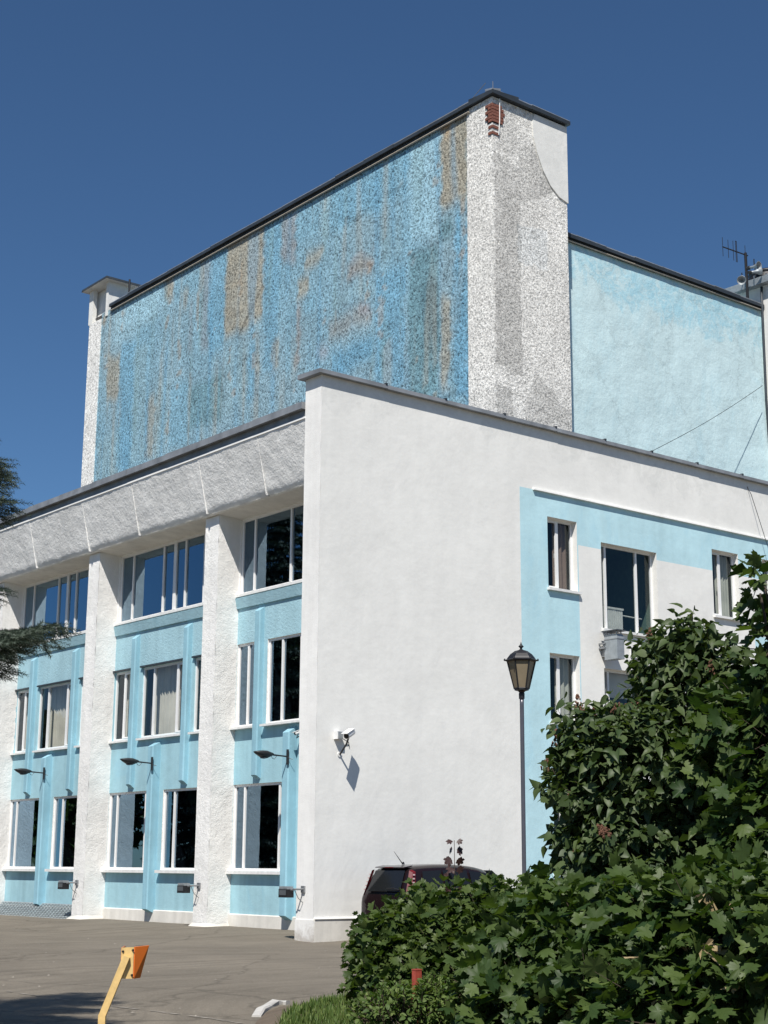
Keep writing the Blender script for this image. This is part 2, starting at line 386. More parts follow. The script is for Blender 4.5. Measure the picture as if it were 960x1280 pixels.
# ------------------------------------------------------------------ ground
def gh(x, y):
    """asphalt height: flat yard that swells a little toward the left facade"""
    h = .018*mn.noise(Vector((x*.25, y*.25, 0)))
    t = min(1, max(0, (x+3.0)/4.0)); t = t*t*(3-2*t)
    s = min(1, max(0, (y-.1)/2.2)); s = s*s*(3-2*s)
    h += .15*t*s
    if y < 1.0 and x > .4: h += .05*min(1, (x-.4)/1.5)*min(1, max(0, (y+2)/2))
    return h
def build_ground():
    xs = [-1500, -400, -120, -50]+list(np.arange(-30, 6.01, .5))+[10, 16, 24, 40, 100, 400, 1500]
    ys = [-1500, -400, -120, -60]+list(np.arange(-40, 26.01, .5))+[34, 50, 100, 400, 1500]
    V = []; F = []
    for y in ys:
        for x in xs: V.append((x, y, gh(x, y) if -31 < x < 7 and -41 < y < 27 else 0.))
    n = len(xs)
    for j in range(len(ys)-1):
        for i in range(n-1): F.append([j*n+i, j*n+i+1, (j+1)*n+i+1, (j+1)*n+i])
    mb = MB(); mb.add(V, F)
    tag(mb.obj('ground', 'asphalt', smooth=True), kind='structure')
build_ground()

# patched seam across the yard
sm = MB()
pts = [onp(x, y, 2, 0) for x, y in ((-60, 1229), (0, 1238), (60, 1247), (110, 1254), (140, 1258), (200, 1265), (262, 1273), (330, 1284))]
for a, b in zip(pts[:-1], pts[1:]):
    a = Vector(a); b = Vector(b); d = (b-a).normalized(); nrm = Vector((-d.y, d.x, 0))
    k = int((b-a).length/.22)+1
    for i in range(k):
        if rnd.random() < .38: continue
        p = a.lerp(b, i/k); q = a.lerp(b, (i+.7+.3*rnd.random())/k); wd = .018+.02*rnd.random()
        p.z = gh(p.x, p.y)+.006; q.z = gh(q.x, q.y)+.006
        sm.quad(p-nrm*wd, q-nrm*wd, q+nrm*wd*.7, p+nrm*wd*.7)
tag(sm.obj('road_seam', 'seam'), kind='structure')

gm_ = MB()
for i in range(420):
    x, y = -18+20*rnd.random(), -16+20*rnd.random()
    if y > -.3 and x > -.2: continue
    if x > -10.5 and y < -9.5: continue
    r_ = .006+.016*rnd.random()**3; z = gh(x, y); a = rnd.random()*6
    gm_.add([(x+r_*math.cos(a+k*1.57)*(1+.5*(k % 2)), y+r_*math.sin(a+k*1.57), z+.001) for k in range(4)]+[(x, y, z+r_*.8)], [[0, 1, 4], [1, 2, 4], [2, 3, 4], [3, 0, 4]])
tag(gm_.obj('grit', 'seam'), kind='stuff')

# ------------------------------------------------------------------ the theatre building
BLD = thing('theatre_building', 'large white and blue public building with a tall coloured pebble-dash stage tower', 'building')
XP, W, YF = .55, 1.22, .65           # pier fronts, window wall plane, fin thickness
PIERS = [(5.18, 5.83), (11.61, 12.25), (18.02, 18.66), (24.44, 25.08)]
YEND = 25.08
Z_SOF, Z_PAR0, Z_PAR1 = 10.52, 10.72, 12.07

def wall_cells(us, zs, hole, mat_of, put, mb):
    for i in range(len(us)-1):
        for j in range(len(zs)-1):
            uc, zc = (us[i]+us[i+1])/2, (zs[j]+zs[j+1])/2
            if hole(uc, zc): continue
            put(mb, us[i], us[i+1], zs[j], zs[j+1], mat_of(uc, zc))
def fL(u, d, z): return (W+d, u, z)          # left facade frame: u along +Y, d into the building
def fR(u, d, z): return (u, d, z)            # right facade frame: u along +X
def fbox(mb, fr, u0, u1, d0, d1, z0, z1, mi=0):
    a = fr(u0, d0, z0); b = fr(u1, d1, z1)
    return mb.box(min(a[0], b[0]), max(a[0], b[0]), min(a[1], b[1]), max(a[1], b[1]), z0, z1, mi)

def window(fr, u0, u1, z0, z1, mull=(), dep=.05, glass='glass', room='room', rdepth=3.0, sill=True, sillp=.13, fw=.06, frame='pvc', mw=.07, sill_h=.06, sashes=(), lintel=False):
    """frame with panes between mullions, sill and the room behind it"""
    mb = MB(); t = .06
    fbox(mb, fr, u0, u0+fw, dep, dep+t, z0, z1); fbox(mb, fr, u1-fw, u1, dep, dep+t, z0, z1)
    fbox(mb, fr, u0+fw, u1-fw, dep+.002, dep+t-.002, z1-fw, z1); fbox(mb, fr, u0+fw, u1-fw, dep+.002, dep+t-.002, z0, z0+fw)
    win = mb.obj('window', frame, BLD)
    edges = [u0+fw]
    for mu in sorted(mull, key=lambda q: q[0] if isinstance(q, tuple) else q):
        mw_ = mw
        if isinstance(mu, tuple): mu, mw_ = mu
        b = MB(); fbox(b, fr, mu-mw_/2, mu+mw_/2, dep-.008, dep+t, z0+fw, z1-fw); b.obj('mullion', frame, win)
        edges += [mu-mw_/2, mu+mw_/2]
    edges.append(u1-fw)
    for i in range(0, len(edges), 2):
        a, b_ = edges[i], edges[i+1]
        if b_-a < .02: continue
        q = MB(); d = dep+.035
        cs = [fr(a-.004, d, z0+fw-.004), fr(b_+.004, d, z0+fw-.004), fr(b_+.004, d, z1-fw+.004), fr(a-.004, d, z1-fw+.004)]
        q.quad(*(cs[::-1] if fr is fL else cs))
        q.obj('pane', glass, win)
        if (i//2) in sashes:                # opening light: thin inner frame and handle
            s_ = MB(); sw = .035
            fbox(s_, fr, a, a+sw, dep-.012, dep+.03, z0+fw, z1-fw); fbox(s_, fr, b_-sw, b_, dep-.012, dep+.03, z0+fw, z1-fw)
            fbox(s_, fr, a+sw, b_-sw, dep-.011, dep+.03, z0+fw, z0+fw+sw); fbox(s_, fr, a+sw, b_-sw, dep-.011, dep+.03, z1-fw-sw, z1-fw)
            s_.obj('sash', frame, win)
            h = MB(); fbox(h, fr, b_-.026, b_-.012, dep+.02, dep+.07, (z0+z1)/2-.07, (z0+z1)/2+.05); h.obj('handle', 'camwhite', win)
    if sill:
        s_ = MB(); a = fr(u0-.06, -sillp, z0-sill_h-.03); 
        fbox(s_, fr, u0-.05, u1+.05, -sillp, dep+.02, z0-sill_h, z0-.004)
        s_.obj('sill', 'sill', win)
    if lintel:
        s_ = MB(); fbox(s_, fr, u0-.06, u1+.04, -.07, .02, z1+.004, z1+.05); s_.obj('drip_cap', 'tin_dark', win)
    # room: five inner faces
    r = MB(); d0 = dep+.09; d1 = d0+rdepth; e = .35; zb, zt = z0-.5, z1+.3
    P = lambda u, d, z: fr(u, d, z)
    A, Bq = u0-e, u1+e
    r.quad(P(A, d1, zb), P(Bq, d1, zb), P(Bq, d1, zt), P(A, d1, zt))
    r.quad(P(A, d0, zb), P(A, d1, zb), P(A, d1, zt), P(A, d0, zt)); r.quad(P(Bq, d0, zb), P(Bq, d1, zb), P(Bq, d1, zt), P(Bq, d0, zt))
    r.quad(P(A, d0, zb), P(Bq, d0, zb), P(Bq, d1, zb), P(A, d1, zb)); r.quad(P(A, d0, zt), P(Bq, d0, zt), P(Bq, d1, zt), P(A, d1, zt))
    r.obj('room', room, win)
    return win

def curtain(win, fr, u0, u1, d, z0, z1, mat='curtain', per=.11, amp=.03):
    n = max(6, int((u1-u0)/per*8)); V = []; F = []
    for i in range(n+1):
        u = u0+(u1-u0)*i/n; dd = d+amp*math.sin(2*math.pi*(u/per+.35*math.sin(u*5)))+.012*math.sin(u*31)
        V += [fr(u, dd, z0), fr(u, dd, z1)]
    for i in range(n): F.append([2*i, 2*i+2, 2*i+3, 2*i+1])
    mb = MB(); mb.add(V, F); return mb.obj('curtain', mat, win, smooth=True)

# ---- left facade: openings per bay  (u0, u1, z0, z1, mullions, options)
def bay_windows(b, o):
    """b: which bay layout, o: shift along Y"""
    top = [(5.86+.05, 11.56, 8.50, 10.50, [7.0, 7.97, (8.53, .14), 9.15, 10.86], 'top')]
    if b == 'corner':
        return [(1.0, 5.14, 8.50, 10.50, [2.93, 4.55], 'top'),
                (4.30, 5.17, 5.06, 7.20, [4.71], 'midd'), (1.2, 3.79, 5.06, 7.20, [2.4, 3.19], 'midd'),
                (2.85, 5.17, 1.50, 3.62, [3.19, 4.72], 'low')]
    r = top
    r = r+[(10.64, 11.60, 5.08, 7.06, [11.06], 'mid'), (7.79, 10.02, 5.08, 7.06, [8.17, 9.42], 'mid'), (5.87, 7.26, 5.08, 7.06, [6.6], 'mid')]
    r = r+[(9.33, 11.60, 1.50, 3.62, [9.62, 11.20], 'low'), (5.87, 8.62, 1.50, 3.62, [8.10], 'low')]
    return [(a+o, c+o, z0, z1, [(q[0]+o, q[1]) if isinstance(q, tuple) else q+o for q in mm], k) for a, c, z0, z1, mm, k in r]
BAYS = [('corner', YF, PIERS[0][0], 0.), ('wide', PIERS[0][1], PIERS[1][0], 0.), ('wide', PIERS[1][1], PIERS[2][0], 6.42), ('wide', PIERS[2][1], PIERS[3][0], 12.84)]
Z_PL, Z_BAND0, Z_BAND1 = .45, 8.13, 8.40
def rib(y, z0, z1, wd, dp, tp, bt):
    """vertical rib with sloped ends"""
    mb = MB(); y0, y1 = y-wd/2, y+wd/2; x1 = W+.01; x0 = W-dp; c = .03
    ring = [(x1, y0), (x0+c, y0), (x0, y0+c), (x0, y1-c), (x0+c, y1), (x1, y1)]
    def zz(x, base, s): return base+s*(x-x0)/(x1-x0)
    levels = [(z0, bt, 1), (z1, tp, 1)]
    V = [(x, yy, z0+bt*(1-(x-x0)/(x1-x0))*-1+bt) for x, yy in ring]
    V = [(x, yy, z0+bt*(x1-x)/(x1-x0)) for x, yy in ring]+[(x, yy, z1-tp*(x1-x)/(x1-x0)) for x, yy in ring]
    n = 6
    F = [[i, (i+1) % n, n+(i+1) % n, n+i] for i in range(n)]+[list(range(n))[::-1], list(range(n, 2*n))]
    mb.add(V, F); return mb.obj('rib', 'rib', BLD)

for kind, ya, yb, off in BAYS:
    ws = bay_windows(kind, off)
    us = sorted({ya, yb}|{x for q in ws for x in q[:2]}); zs = sorted({0.05, Z_PL, Z_BAND0, Z_BAND1, Z_SOF+.02, 3.62, 7.06, 7.20}|{x for q in ws for x in q[2:4]})
    hole = lambda u, z: any(q[0] < u < q[1] and q[2] < z < q[3] for q in ws)
    mb = MB()
    def put(mb, a, b, z0, z1, mi):
        mb.quad(fL(a, 0, z0), fL(a, 0, z1), fL(b, 0, z1), fL(b, 0, z0), mi)
    def mat_of(u, z): return 0 if z < Z_PL else (2 if 7.0 < z < Z_BAND0 else (2 if z > Z_BAND0 and z < Z_BAND1 else (3 if z > Z_BAND1 else 1)))
    wall_cells(us, zs, hole, mat_of, put, mb)
    for q in ws:                                # reveals
        d = .13
        for (a, b) in (((q[0], q[2]), (q[0], q[3])), ((q[1], q[2]), (q[1], q[3])), ((q[0], q[2]), (q[1], q[2])), ((q[0], q[3]), (q[1], q[3]))):
            mb.quad(fL(a[0], 0, a[1]), fL(b[0], 0, b[1]), fL(b[0], d, b[1]), fL(a[0], d, a[1]), 3 if q[5] != 'mid' else 1)
    mb.obj('bay_wall', ['plinth', 'blue', 'blue_rough', 'white_warm'], BLD)
    # projecting band under the top windows, with a shadow gap below it
    b = MB(); b.hexa([(W-.05, ya, Z_BAND0), (W-.001, ya, Z_BAND0), (W-.001, yb, Z_BAND0), (W-.05, yb, Z_BAND0)],
                     [(W-.11, ya, Z_BAND1-.0), (W-.001, ya, Z_BAND1+.02), (W-.001, yb, Z_BAND1+.02), (W-.11, yb, Z_BAND1)])
    b.obj('spandrel_band', 'blue_rough', BLD)
    p = MB()
    ny = max(2, int((yb-ya)/.5)); pr = [(W-.06, ya+(yb-ya)*i/ny) for i in range(ny+1)]
    for i in range(ny):
        j0, j1 = .012*mn.noise(Vector((0, pr[i][1]*2, 3))), .012*mn.noise(Vector((0, pr[i+1][1]*2, 3)))
        p.hexa([(W-.07+j0, pr[i][1], -.1), (W-.002, pr[i][1], -.1), (W-.002, pr[i+1][1], -.1), (W-.07+j1, pr[i+1][1], -.1)],
               [(W-.045+j0, pr[i][1], Z_PL-.01), (W-.002, pr[i][1], Z_PL+.012), (W-.002, pr[i+1][1], Z_PL+.012), (W-.045+j1, pr[i+1][1], Z_PL-.01)])
    p.obj('plinth', 'plinth', BLD)
    for q in ws:
        k = q[5]
        if k == 'top':
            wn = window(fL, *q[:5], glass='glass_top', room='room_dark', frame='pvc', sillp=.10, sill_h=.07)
        elif k == 'mid':
            wn = window(fL, *q[:5], glass='glass', room='room', sillp=.10, sashes=(0,), lintel=True)
            curtain(wn, fL, q[0]+.05, q[1]-.05, .36, q[2]+.02, q[3])
        elif k == 'midd':
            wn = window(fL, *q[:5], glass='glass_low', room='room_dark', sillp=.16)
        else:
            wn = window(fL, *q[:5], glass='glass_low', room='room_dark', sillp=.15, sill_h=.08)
    if kind == 'corner':
        rib(4.08, 3.72, 8.06, .24, .15, .12, .10); rib(2.58, .34, 4.93, .28, .25, .16, .14)
    else:
        for y, z0, z1, wd, dp in ((10.33, 3.70, 8.05, .24, .15), (7.52, 3.70, 8.05, .24, .15), (8.98, .36, 4.93, .28, .25)):
            rib(y+off, z0, z1, wd, dp, .14, .12)

def rough_patch(P, nu, nv, amp, mb, scale=3.0, mi=0, edge=True):
    """grid on surface P(s,t)->(point, normal), s,t in 0..1, pushed along the normal by noise"""
    V = []; F = []
    for j in range(nv+1):
        for i in range(nu+1):
            p, n = P(i/nu, j/nv); p = Vector(p); n = Vector(n)
            h = amp*(mn.noise(p*scale)+.6*mn.noise(p*scale*2.6+Vector((7, 3, 1)))+.35*mn.noise(p*scale*6))
            V.append(p+n*h)
    for j in range(nv):
        for i in range(nu): F.append([j*(nu+1)+i, j*(nu+1)+i+1, (j+1)*(nu+1)+i+1, (j+1)*(nu+1)+i])
    mb.add(V, F, mi)

# ---- piers between the bays
for ya, yb in PIERS:
    mb = MB(); z0, z1 = -.05, Z_SOF+.04
    nz = 90
    c = .03
    rough_patch(lambda s, t: ((XP, yb-(yb-ya)*s, z0+(z1-z0)*t), (-1, 0, 0)), 6, nz, .010, mb, 3.5)
    rough_patch(lambda s, t: ((XP+(W-XP+.02)*s, ya, z0+(z1-z0)*t), (0, -1, 0)), 7, nz, .010, mb, 3.5)
    mb.quad((XP, yb, z0), (XP, yb, z1), (W, yb, z1), (W, yb, z0))
    mb.obj('pier', 'white_warm', BLD, smooth=True)
    f = MB()                                   # lumpy mortar skirt where it meets the asphalt
    N = 14; V = []; F = []
    loop = [(XP, yb+.05), (XP-.02, yb), (XP-.02, (ya+yb)/2), (XP-.02, ya), (XP+.3, ya-.02), (W, ya-.02)]
    for i, (x, y) in enumerate(loop):
        gx = -.16-.10*rnd.random() if i < 5 else -.02
        dy = -.12 if i >= 3 else (0.10 if i == 0 else 0)
        V += [(x, y, .20+.06*rnd.random()), (x+gx*.5, y+dy*.5, .11+.03*rnd.random()), (x+gx, y+dy, .0)]
    for i in range(len(loop)-1):
        for j in range(2): F.append([i*3+j, i*3+j+1, (i+1)*3+j+1, (i+1)*3+j])
    f.add(V, F); f.obj('pier_skirt', 'plinth', BLD, smooth=True)

# ---- sloping rough-cast parapet panels, joints and soffit
JOINTS = [YF, 2.71, 5.46, 8.97, 11.87, 15.29, 18.3, 21.7, YEND]
for a, b in zip(JOINTS[:-1], JOINTS[1:]):
    mb = MB(); a_, b_ = a+.012, b-.012
    L = 1.39; nrm = Vector((-(Z_PAR1-Z_PAR0), 0, -.33)).normalized()
    def P(s, t):
        if t < .78:
            k = t/.78; p = (0.0+.33*k, b_-(b_-a_)*s, Z_PAR1-(Z_PAR1-Z_PAR0)*k); return p, nrm
        k = (t-.78)/.22; an = k*math.pi/2
        return (.33+.14*k, b_-(b_-a_)*s, Z_PAR0-.16*math.sin(an)), Vector((-math.cos(an)*.9, 0, -.3-math.sin(an))).normalized()
    rough_patch(P, int((b-a)*16), 30, .011, mb, 2.6)
    mb.obj('parapet_panel', 'parapet', BLD, smooth=True)
for y in JOINTS[1:-1]:
    mb = MB(); e = .007
    mb.hexa([(.33-.010, y-e, Z_PAR0-.12), (.40, y-e, Z_PAR0-.12), (.40, y+e, Z_PAR0-.12), (.33-.010, y+e, Z_PAR0-.12)],
            [(-.006, y-e, Z_PAR1), (.08, y-e, Z_PAR1), (.08, y+e, Z_PAR1), (-.006, y+e, Z_PAR1)])
    mb.obj('panel_joint', 'parapet', BLD)
mb = MB(); mb.box(-.015, .1, YF, YEND, Z_PAR1-.015, Z_PAR1+.03); mb.obj('parapet_edge', 'joint', BLD)
mb = MB(); mb.quad((.40, YF, Z_PAR0-.14), (.40, YEND, Z_PAR0-.14), (W+.1, YEND, Z_SOF), (W+.1, YF, Z_SOF)); mb.obj('soffit', 'soffit', BLD)
mb = MB(); mb.box(.02, .12, YF, YEND, Z_PAR1+.03, 12.30); mb.obj('fascia', 'tin', BLD)
y = YF
while y < YEND:                              # overlapping cap sheets on the parapet
    y2 = min(YEND, y+1.9+.3*rnd.random()); j = .012*rnd.random()
    mb = MB(); mb.hexa([(-.11-j, y, 12.28), (.8, y, 12.28), (.8, y2, 12.28), (-.11-j, y2, 12.28)], [(-.10-j, y, 12.44+j), (.8, y, 12.50), (.8, y2, 12.50), (-.10-j, y2, 12.45+j)])
    mb.obj('cap_sheet', 'tin', BLD); y = y2+.006

# ---- corner fin and right facade
UMAX = 30.0
RW = [  # right-facade windows: u0,u1,z0,z1,mullions,style
    (7.42, 8.52, 8.74, 10.64, [7.95], 'n'), (9.44, 11.68, 7.86, 10.22, [9.78, 11.02], 'w'), (14.09, 15.28, 8.72, 10.66, [14.62], 'n'), (16.40, 17.55, 8.72, 10.66, [16.95], 'n'), (19.0, 21.2, 7.86, 10.22, [19.4, 20.7], 'w'),
    (7.42, 8.52, 5.26, 7.03, [7.92], 'n'), (9.44, 11.68, 4.40, 6.80, [9.78, 11.02], 'w2'), (14.09, 15.28, 5.2, 7.03, [14.62], 'n'), (16.40, 17.55, 5.2, 7.03, [16.95], 'n'),
    (7.46, 8.52, 1.50, 3.55, [7.95], 'n'), (9.44, 11.68, 1.50, 3.55, [9.78, 11.02], 'w2'), (14.09, 15.28, 1.50, 3.55, [14.62], 'n')]
us = sorted({YF, 6.43, 8.56, 15.9, 18.2, UMAX}|{x for q in RW for x in q[:2]}); us = [0.]+[u for u in us if u > .7]
zs = sorted({-.1, .5, 10.02, 11.29, 8.3, 13.02}|{x for q in RW for x in q[2:4]})
def rhole(u, z): return any(q[0] < u < q[1] and q[2] < z < q[3] for q in RW)
def rmat(u, z):
    if z > 11.29: return 0
    if 6.43 < u < 8.56: return 1
    if u > 8.56 and z > 10.02: return 1
    if 15.9 < u < 18.2 and z < 8.3: return 1
    return 0
mb = MB()
def putR(mb, a, b, z0, z1, mi): mb.quad(fR(a, 0, z0), fR(b, 0, z0), fR(b, 0, z1), fR(a, 0, z1), mi)
wall_cells(us, zs, rhole, rmat, putR, mb)
for q in RW:
    d = .19
    for (a, b) in (((q[0], q[2]), (q[0], q[3])), ((q[1], q[2]), (q[1], q[3])), ((q[0], q[2]), (q[1], q[2])), ((q[0], q[3]), (q[1], q[3]))):
        mb.quad(fR(a[0], 0, a[1]), fR(b[0], 0, b[1]), fR(b[0], d+.1, b[1]), fR(a[0], d+.1, a[1]), 2)
mb.quad((W+.3, YF, 12.36), (W+.3, YF, 13.02), (UMAX, YF, 13.02), (UMAX, YF, 12.36), 0)
mb.obj('side_wall', ['white', 'side_blue', 'white'], BLD)
mb = MB()                                     # fin end that stands in front of the left facade
nz = 60
rough_patch(lambda s, t: ((-.001+.0*s, YF*(1-s), -.05+13.05*t), (-1, 0, 0)), 5, nz, .004, mb, 2.)
mb.quad((0, YF, -.05), (W+.3, YF, -.05), (W+.3, YF, 13.0), (0, YF, 13.0))
mb.obj('corner_fin', 'fin', BLD, smooth=False)
mb = MB(); mb.box(-.018, .02, -.018, YF+.015, -.1, .47); mb.obj('fin_base', 'fin', BLD)
mb = MB(); mb.box(.021, UMAX, -.022, .02, -.1, .485); mb.obj('plinth', 'plinth', BLD)
mb = MB(); mb.hexa([(.021, -.045, .487), (UMAX, -.045, .487), (UMAX, .02, .487), (.021, .02, .487)], [(.021, -.04, .51), (UMAX, -.04, .51), (UMAX, .02, .53), (.021, .02, .53)]); mb.obj('plinth_ledge', 'joint', BLD)
x = -.16
while x < UMAX:
    x2 = min(UMAX, x+1.85+.25*rnd.random()); j = .015*rnd.random(); k = .012*rnd.random()
    mb = MB(); mb.hexa([(x, -.13-j, 12.99-k), (x2, -.13-j, 12.99), (x2, .78, 13.01), (x, .78, 13.01)], [(x, -.12-j, 13.09-k), (x2, -.12-j, 13.09), (x2, .78, 13.13), (x, .78, 13.13)])
    mb.obj('cap_sheet', 'tin', BLD); x = x2+.005
    c = MB(); c.box(x-.07, x-.01, -.14-j, .1, 13.085, 13.125); c.obj('cap_clip', 'tin_dark', BLD)
mb = MB(); mb.hexa([(6.9, -.075, 11.27), (UMAX, -.075, 11.27), (UMAX, .0, 11.27), (6.9, .0, 11.27)], [(6.9, -.07, 11.315), (UMAX, -.07, 11.315), (UMAX, .0, 11.335), (6.9, .0, 11.335)])
mb.obj('wall_ledge', 'joint', BLD)
for q in RW:
    k = q[5]
    wn = window(fR, *q[:5], dep=.19, glass='glass_dark' if k != 'w2' else 'glass', room={'n': 'room_dark', 'w': 'room_green', 'w2': 'room'}[k], rdepth=2.6, sillp=.09, sill_h=.07, sashes=(0,) if k == 'n' else ())
    if k == 'n' and q[0] < 8: curtain(wn, fR, q[0]+.55, q[1]-.03, .36, q[2], q[3]-.05, 'curtain_brown' if q[2] > 8 else 'curtain', .14, .02)
    if k == 'n' and q[0] > 14: curtain(wn, fR, q[0]+.55, q[1]-.03, .36, q[2], q[3]-.05, 'curtain', .14, .02)
    if k == 'w2':
        b = MB(); b.box(q[0]+.1, q[1]-.1, .42, .44, q[3]-.7, q[3]); b.obj('blind', 'curtain', wn)
    if k == 'w' and q[0] < 12:
        r_ = MB()
        for i in range(9): r_.box(10.02+i*.085, 10.02+i*.085+.07, .50, .60, 7.5, 8.55)
        r_.box(10.0, 10.8, .48, .62, 8.55, 8.60)
        r_.obj('radiator', 'radiator', wn)
        r_ = MB(); r_.tube([(9.5, .55, 8.6), (9.75, .5, 8.25), (9.6, .5, 7.9)], .012, 5); r_.tube([(10.8, .55, 8.42), (11.6, .55, 8.40)], .02, 5); r_.obj('pipe', 'radiator', wn)
mb = MB(); mb.box(10.48, 11.0, .0-.02, .0, 7.18, 7.20); mb.box(10.48, 11.0, -.02, 0, 7.42, 7.44); mb.box(10.48, 10.50, -.02, 0, 7.2, 7.42); mb.box(10.98, 11.0, -.02, 0, 7.2, 7.42)
v_ = mb.obj('air_vent', 'pvc', BLD)
mb = MB(); mb.box(10.50, 10.98, -.006, -.002, 7.2, 7.42); mb.obj('vent_opening', 'pit', v_)
# roof
mb = MB(); mb.box(.13, UMAX, .66, 40, 12.25, 12.40); mb.obj('roof', 'roof', BLD)
mb = MB(); mb.quad((W+.13, YEND, -.1), (UMAX, YEND, -.1), (UMAX, YEND, 12.3), (W+.13, YEND, 12.3)); mb.quad((UMAX, 0, -.1), (UMAX, YEND, -.1), (UMAX, YEND, 13), (UMAX, 0, 13)); mb.obj('rear_wall', 'white', BLD)

# ---- basement light-well grille in the third bay
gy0, gy1 = 12.28, 18.0
mb = MB(); mb.quad((.45, gy0, .06), (W-.02, gy0, .40), (W-.02, gy1, .40), (.45, gy1, .06)); pit = mb.obj('light_well', 'pit', BLD)
gm = MB()
A = lambda s, yy, h=.025: Vector((.40+(W-.06-.40)*s, yy, .10+.36*s+h))
n = 34
for i in range(n+10):
    yy = gy0-.9+(gy1-gy0+1.0)*i/n
    for sg in (1, -1):
        a = yy if sg > 0 else yy; b_ = yy+sg*.75
        s0, s1 = 0., 1.
        # clip the slanted bar to the opening
        def cl(v): return (v-a)/(b_-a)
        lo, hi = sorted((cl(gy0), cl(gy1))); s0, s1 = max(0, lo), min(1, hi)
        if s1-s0 < .05: continue
        gm.tube([A(s0, a+(b_-a)*s0, .02+.008*sg), A(s1, a+(b_-a)*s1, .02+.008*sg)], .011, 4)
gr = gm.obj('lattice', 'grille', pit); gr['kind'] = 'stuff'
mb = MB(); mb.tube([A(0, gy0), A(0, gy1)], .022, 6); mb.tube([A(1, gy0), A(1, gy1)], .022, 6); mb.obj('grille_frame', 'grille', pit)

# ------------------------------------------------------------------ stage tower
TX, TY0, TY1, TX1 = 7.0, 1.469, 25.4, 9.95
TZ0, TZ1 = 12.2, 23.22
Bc, Sc, Pc, Gc, Oc, Uc, Tc, Rc = (124, 166, 185), (113, 160, 184), (154, 190, 204), (136, 166, 176), (157, 151, 135), (140, 146, 150), (104, 140, 150), (158, 134, 132)
PATCH = [  # crop coordinates of the survey photo: x0,x1,y0,y1,colour,strength
    (40, 900, 0, 900, Bc, .25),
    (80, 195, 440, 548, Pc, .9), (195, 218, 410, 480, Oc, .8), (218, 280, 400, 470, Bc, .6), (278, 300, 370, 600, Uc, .55), (300, 335, 350, 600, Sc, .7),
    (335, 425, 290, 545, Oc, .9), (425, 462, 280, 640, Sc, .6), (463, 500, 255, 395, Uc, .85), (500, 555, 235, 335, Bc, .7), (515, 562, 335, 400, Oc, .7), (500, 530, 400, 480, Oc, .8),
    (555, 578, 205, 340, Gc, .8), (578, 760, 90, 282, Bc, .9), (590, 700, 180, 285, Sc, .45), (760, 830, 60, 345, Pc, .65), (830, 897, 20, 262, Oc, .95), (835, 860, 30, 110, (165, 135, 95), .5), (830, 862, 268, 345, Tc, .8), (862, 898, 255, 720, Sc, .95),
    (615, 680, 362, 432, (150, 134, 120), .6), (625, 660, 360, 385, Rc, .55), (570, 675, 490, 560, (148, 140, 130), .5), (640, 676, 470, 512, Rc, .55), (580, 680, 430, 490, Gc, .7), (680, 752, 390, 690, Sc, .8), (690, 745, 280, 390, Gc, .5),
    (755, 832, 345, 720, Tc, .85), (785, 832, 420, 600, (88, 118, 128), .65), (830, 857, 445, 690, Oc, .75), (690, 706, 545, 660, Tc, .7), (830, 895, 690, 740, Gc, .8),
    (60, 92, 590, 705, Oc, .75), (38, 86, 780, 900, Gc, .9), (52, 66, 490, 540, (160, 135, 100), .6), (86, 122, 560, 880, Sc, .7), (122, 152, 570, 860, Gc, .7), (152, 172, 680, 845, Oc, .6), (172, 205, 640, 830, Gc, .8), (205, 250, 650, 830, Bc, .8),
    (250, 332, 640, 770, Tc, .75), (332, 385, 560, 740, Gc, .7), (385, 410, 560, 720, Sc, .7), (440, 460, 540, 645, Oc, .7), (400, 418, 590, 660, Oc, .4), (575, 680, 560, 645, (104, 155, 182), .7), (495, 510, 470, 640, (148, 130, 118), .55), (545, 572, 560, 610, Rc, .4), (515, 550, 440, 520, Bc, .7), (470, 500, 470, 650, Bc, .5),
    (235, 250, 430, 500, Oc, .5), (250, 262, 460, 600, Uc, .4), (735, 748, 190, 220, Oc, .7), (670, 685, 330, 350, Rc, .6), (762, 778, 380, 410, Rc, .5)]
def srgb_arr(c): return np.array(s2l(c))
def paint_mesh(name, mat, P, nu, nv, color, parent):
    V = []; C_ = []
    for j in range(nv+1):
        for i in range(nu+1):
            p = P(i/nu, j/nv); V.append(p); C_.append(color(p))
    F = [[j*(nu+1)+i, j*(nu+1)+i+1, (j+1)*(nu+1)+i+1, (j+1)*(nu+1)+i] for j in range(nv) for i in range(nu)]
    o = fast_obj(name, np.array(V), np.array(F), mat, parent)
    a = o.data.attributes.new('paint', 'FLOAT_COLOR', 'POINT')
    a.data.foreach_set('color', np.c_[np.array(C_), np.ones(len(C_))].astype(np.float32).ravel())
    return o
KM = 1.14                                     # lit appearance -> albedo
REG = []
for x0, x1, y0, y1, c, k in PATCH:
    fx = lambda v: 100+v*.5417
    fy = lambda v: 120+v*.5417
    ym = fy((y0+y1)/2)
    ya, yb = onp(fx(x1), ym, 0, TX)[1], onp(fx(x0), ym, 0, TX)[1]
    z1 = onp(fx((x0+x1)/2), fy(y0), 0, TX)[2]; z0 = onp(fx((x0+x1)/2), fy(y1), 0, TX)[2]
    REG.append((ya, yb, z0, z1, srgb_arr(c)*KM, k))
base_c = srgb_arr((128, 166, 183))*KM; alt_c = srgb_arr((138, 162, 171))*KM
OCH = srgb_arr((154, 150, 136))*KM; GRN = srgb_arr((126, 156, 160))*KM; DKB = srgb_arr((100, 152, 182))*KM
CRK = []                                      # broken plaster edges
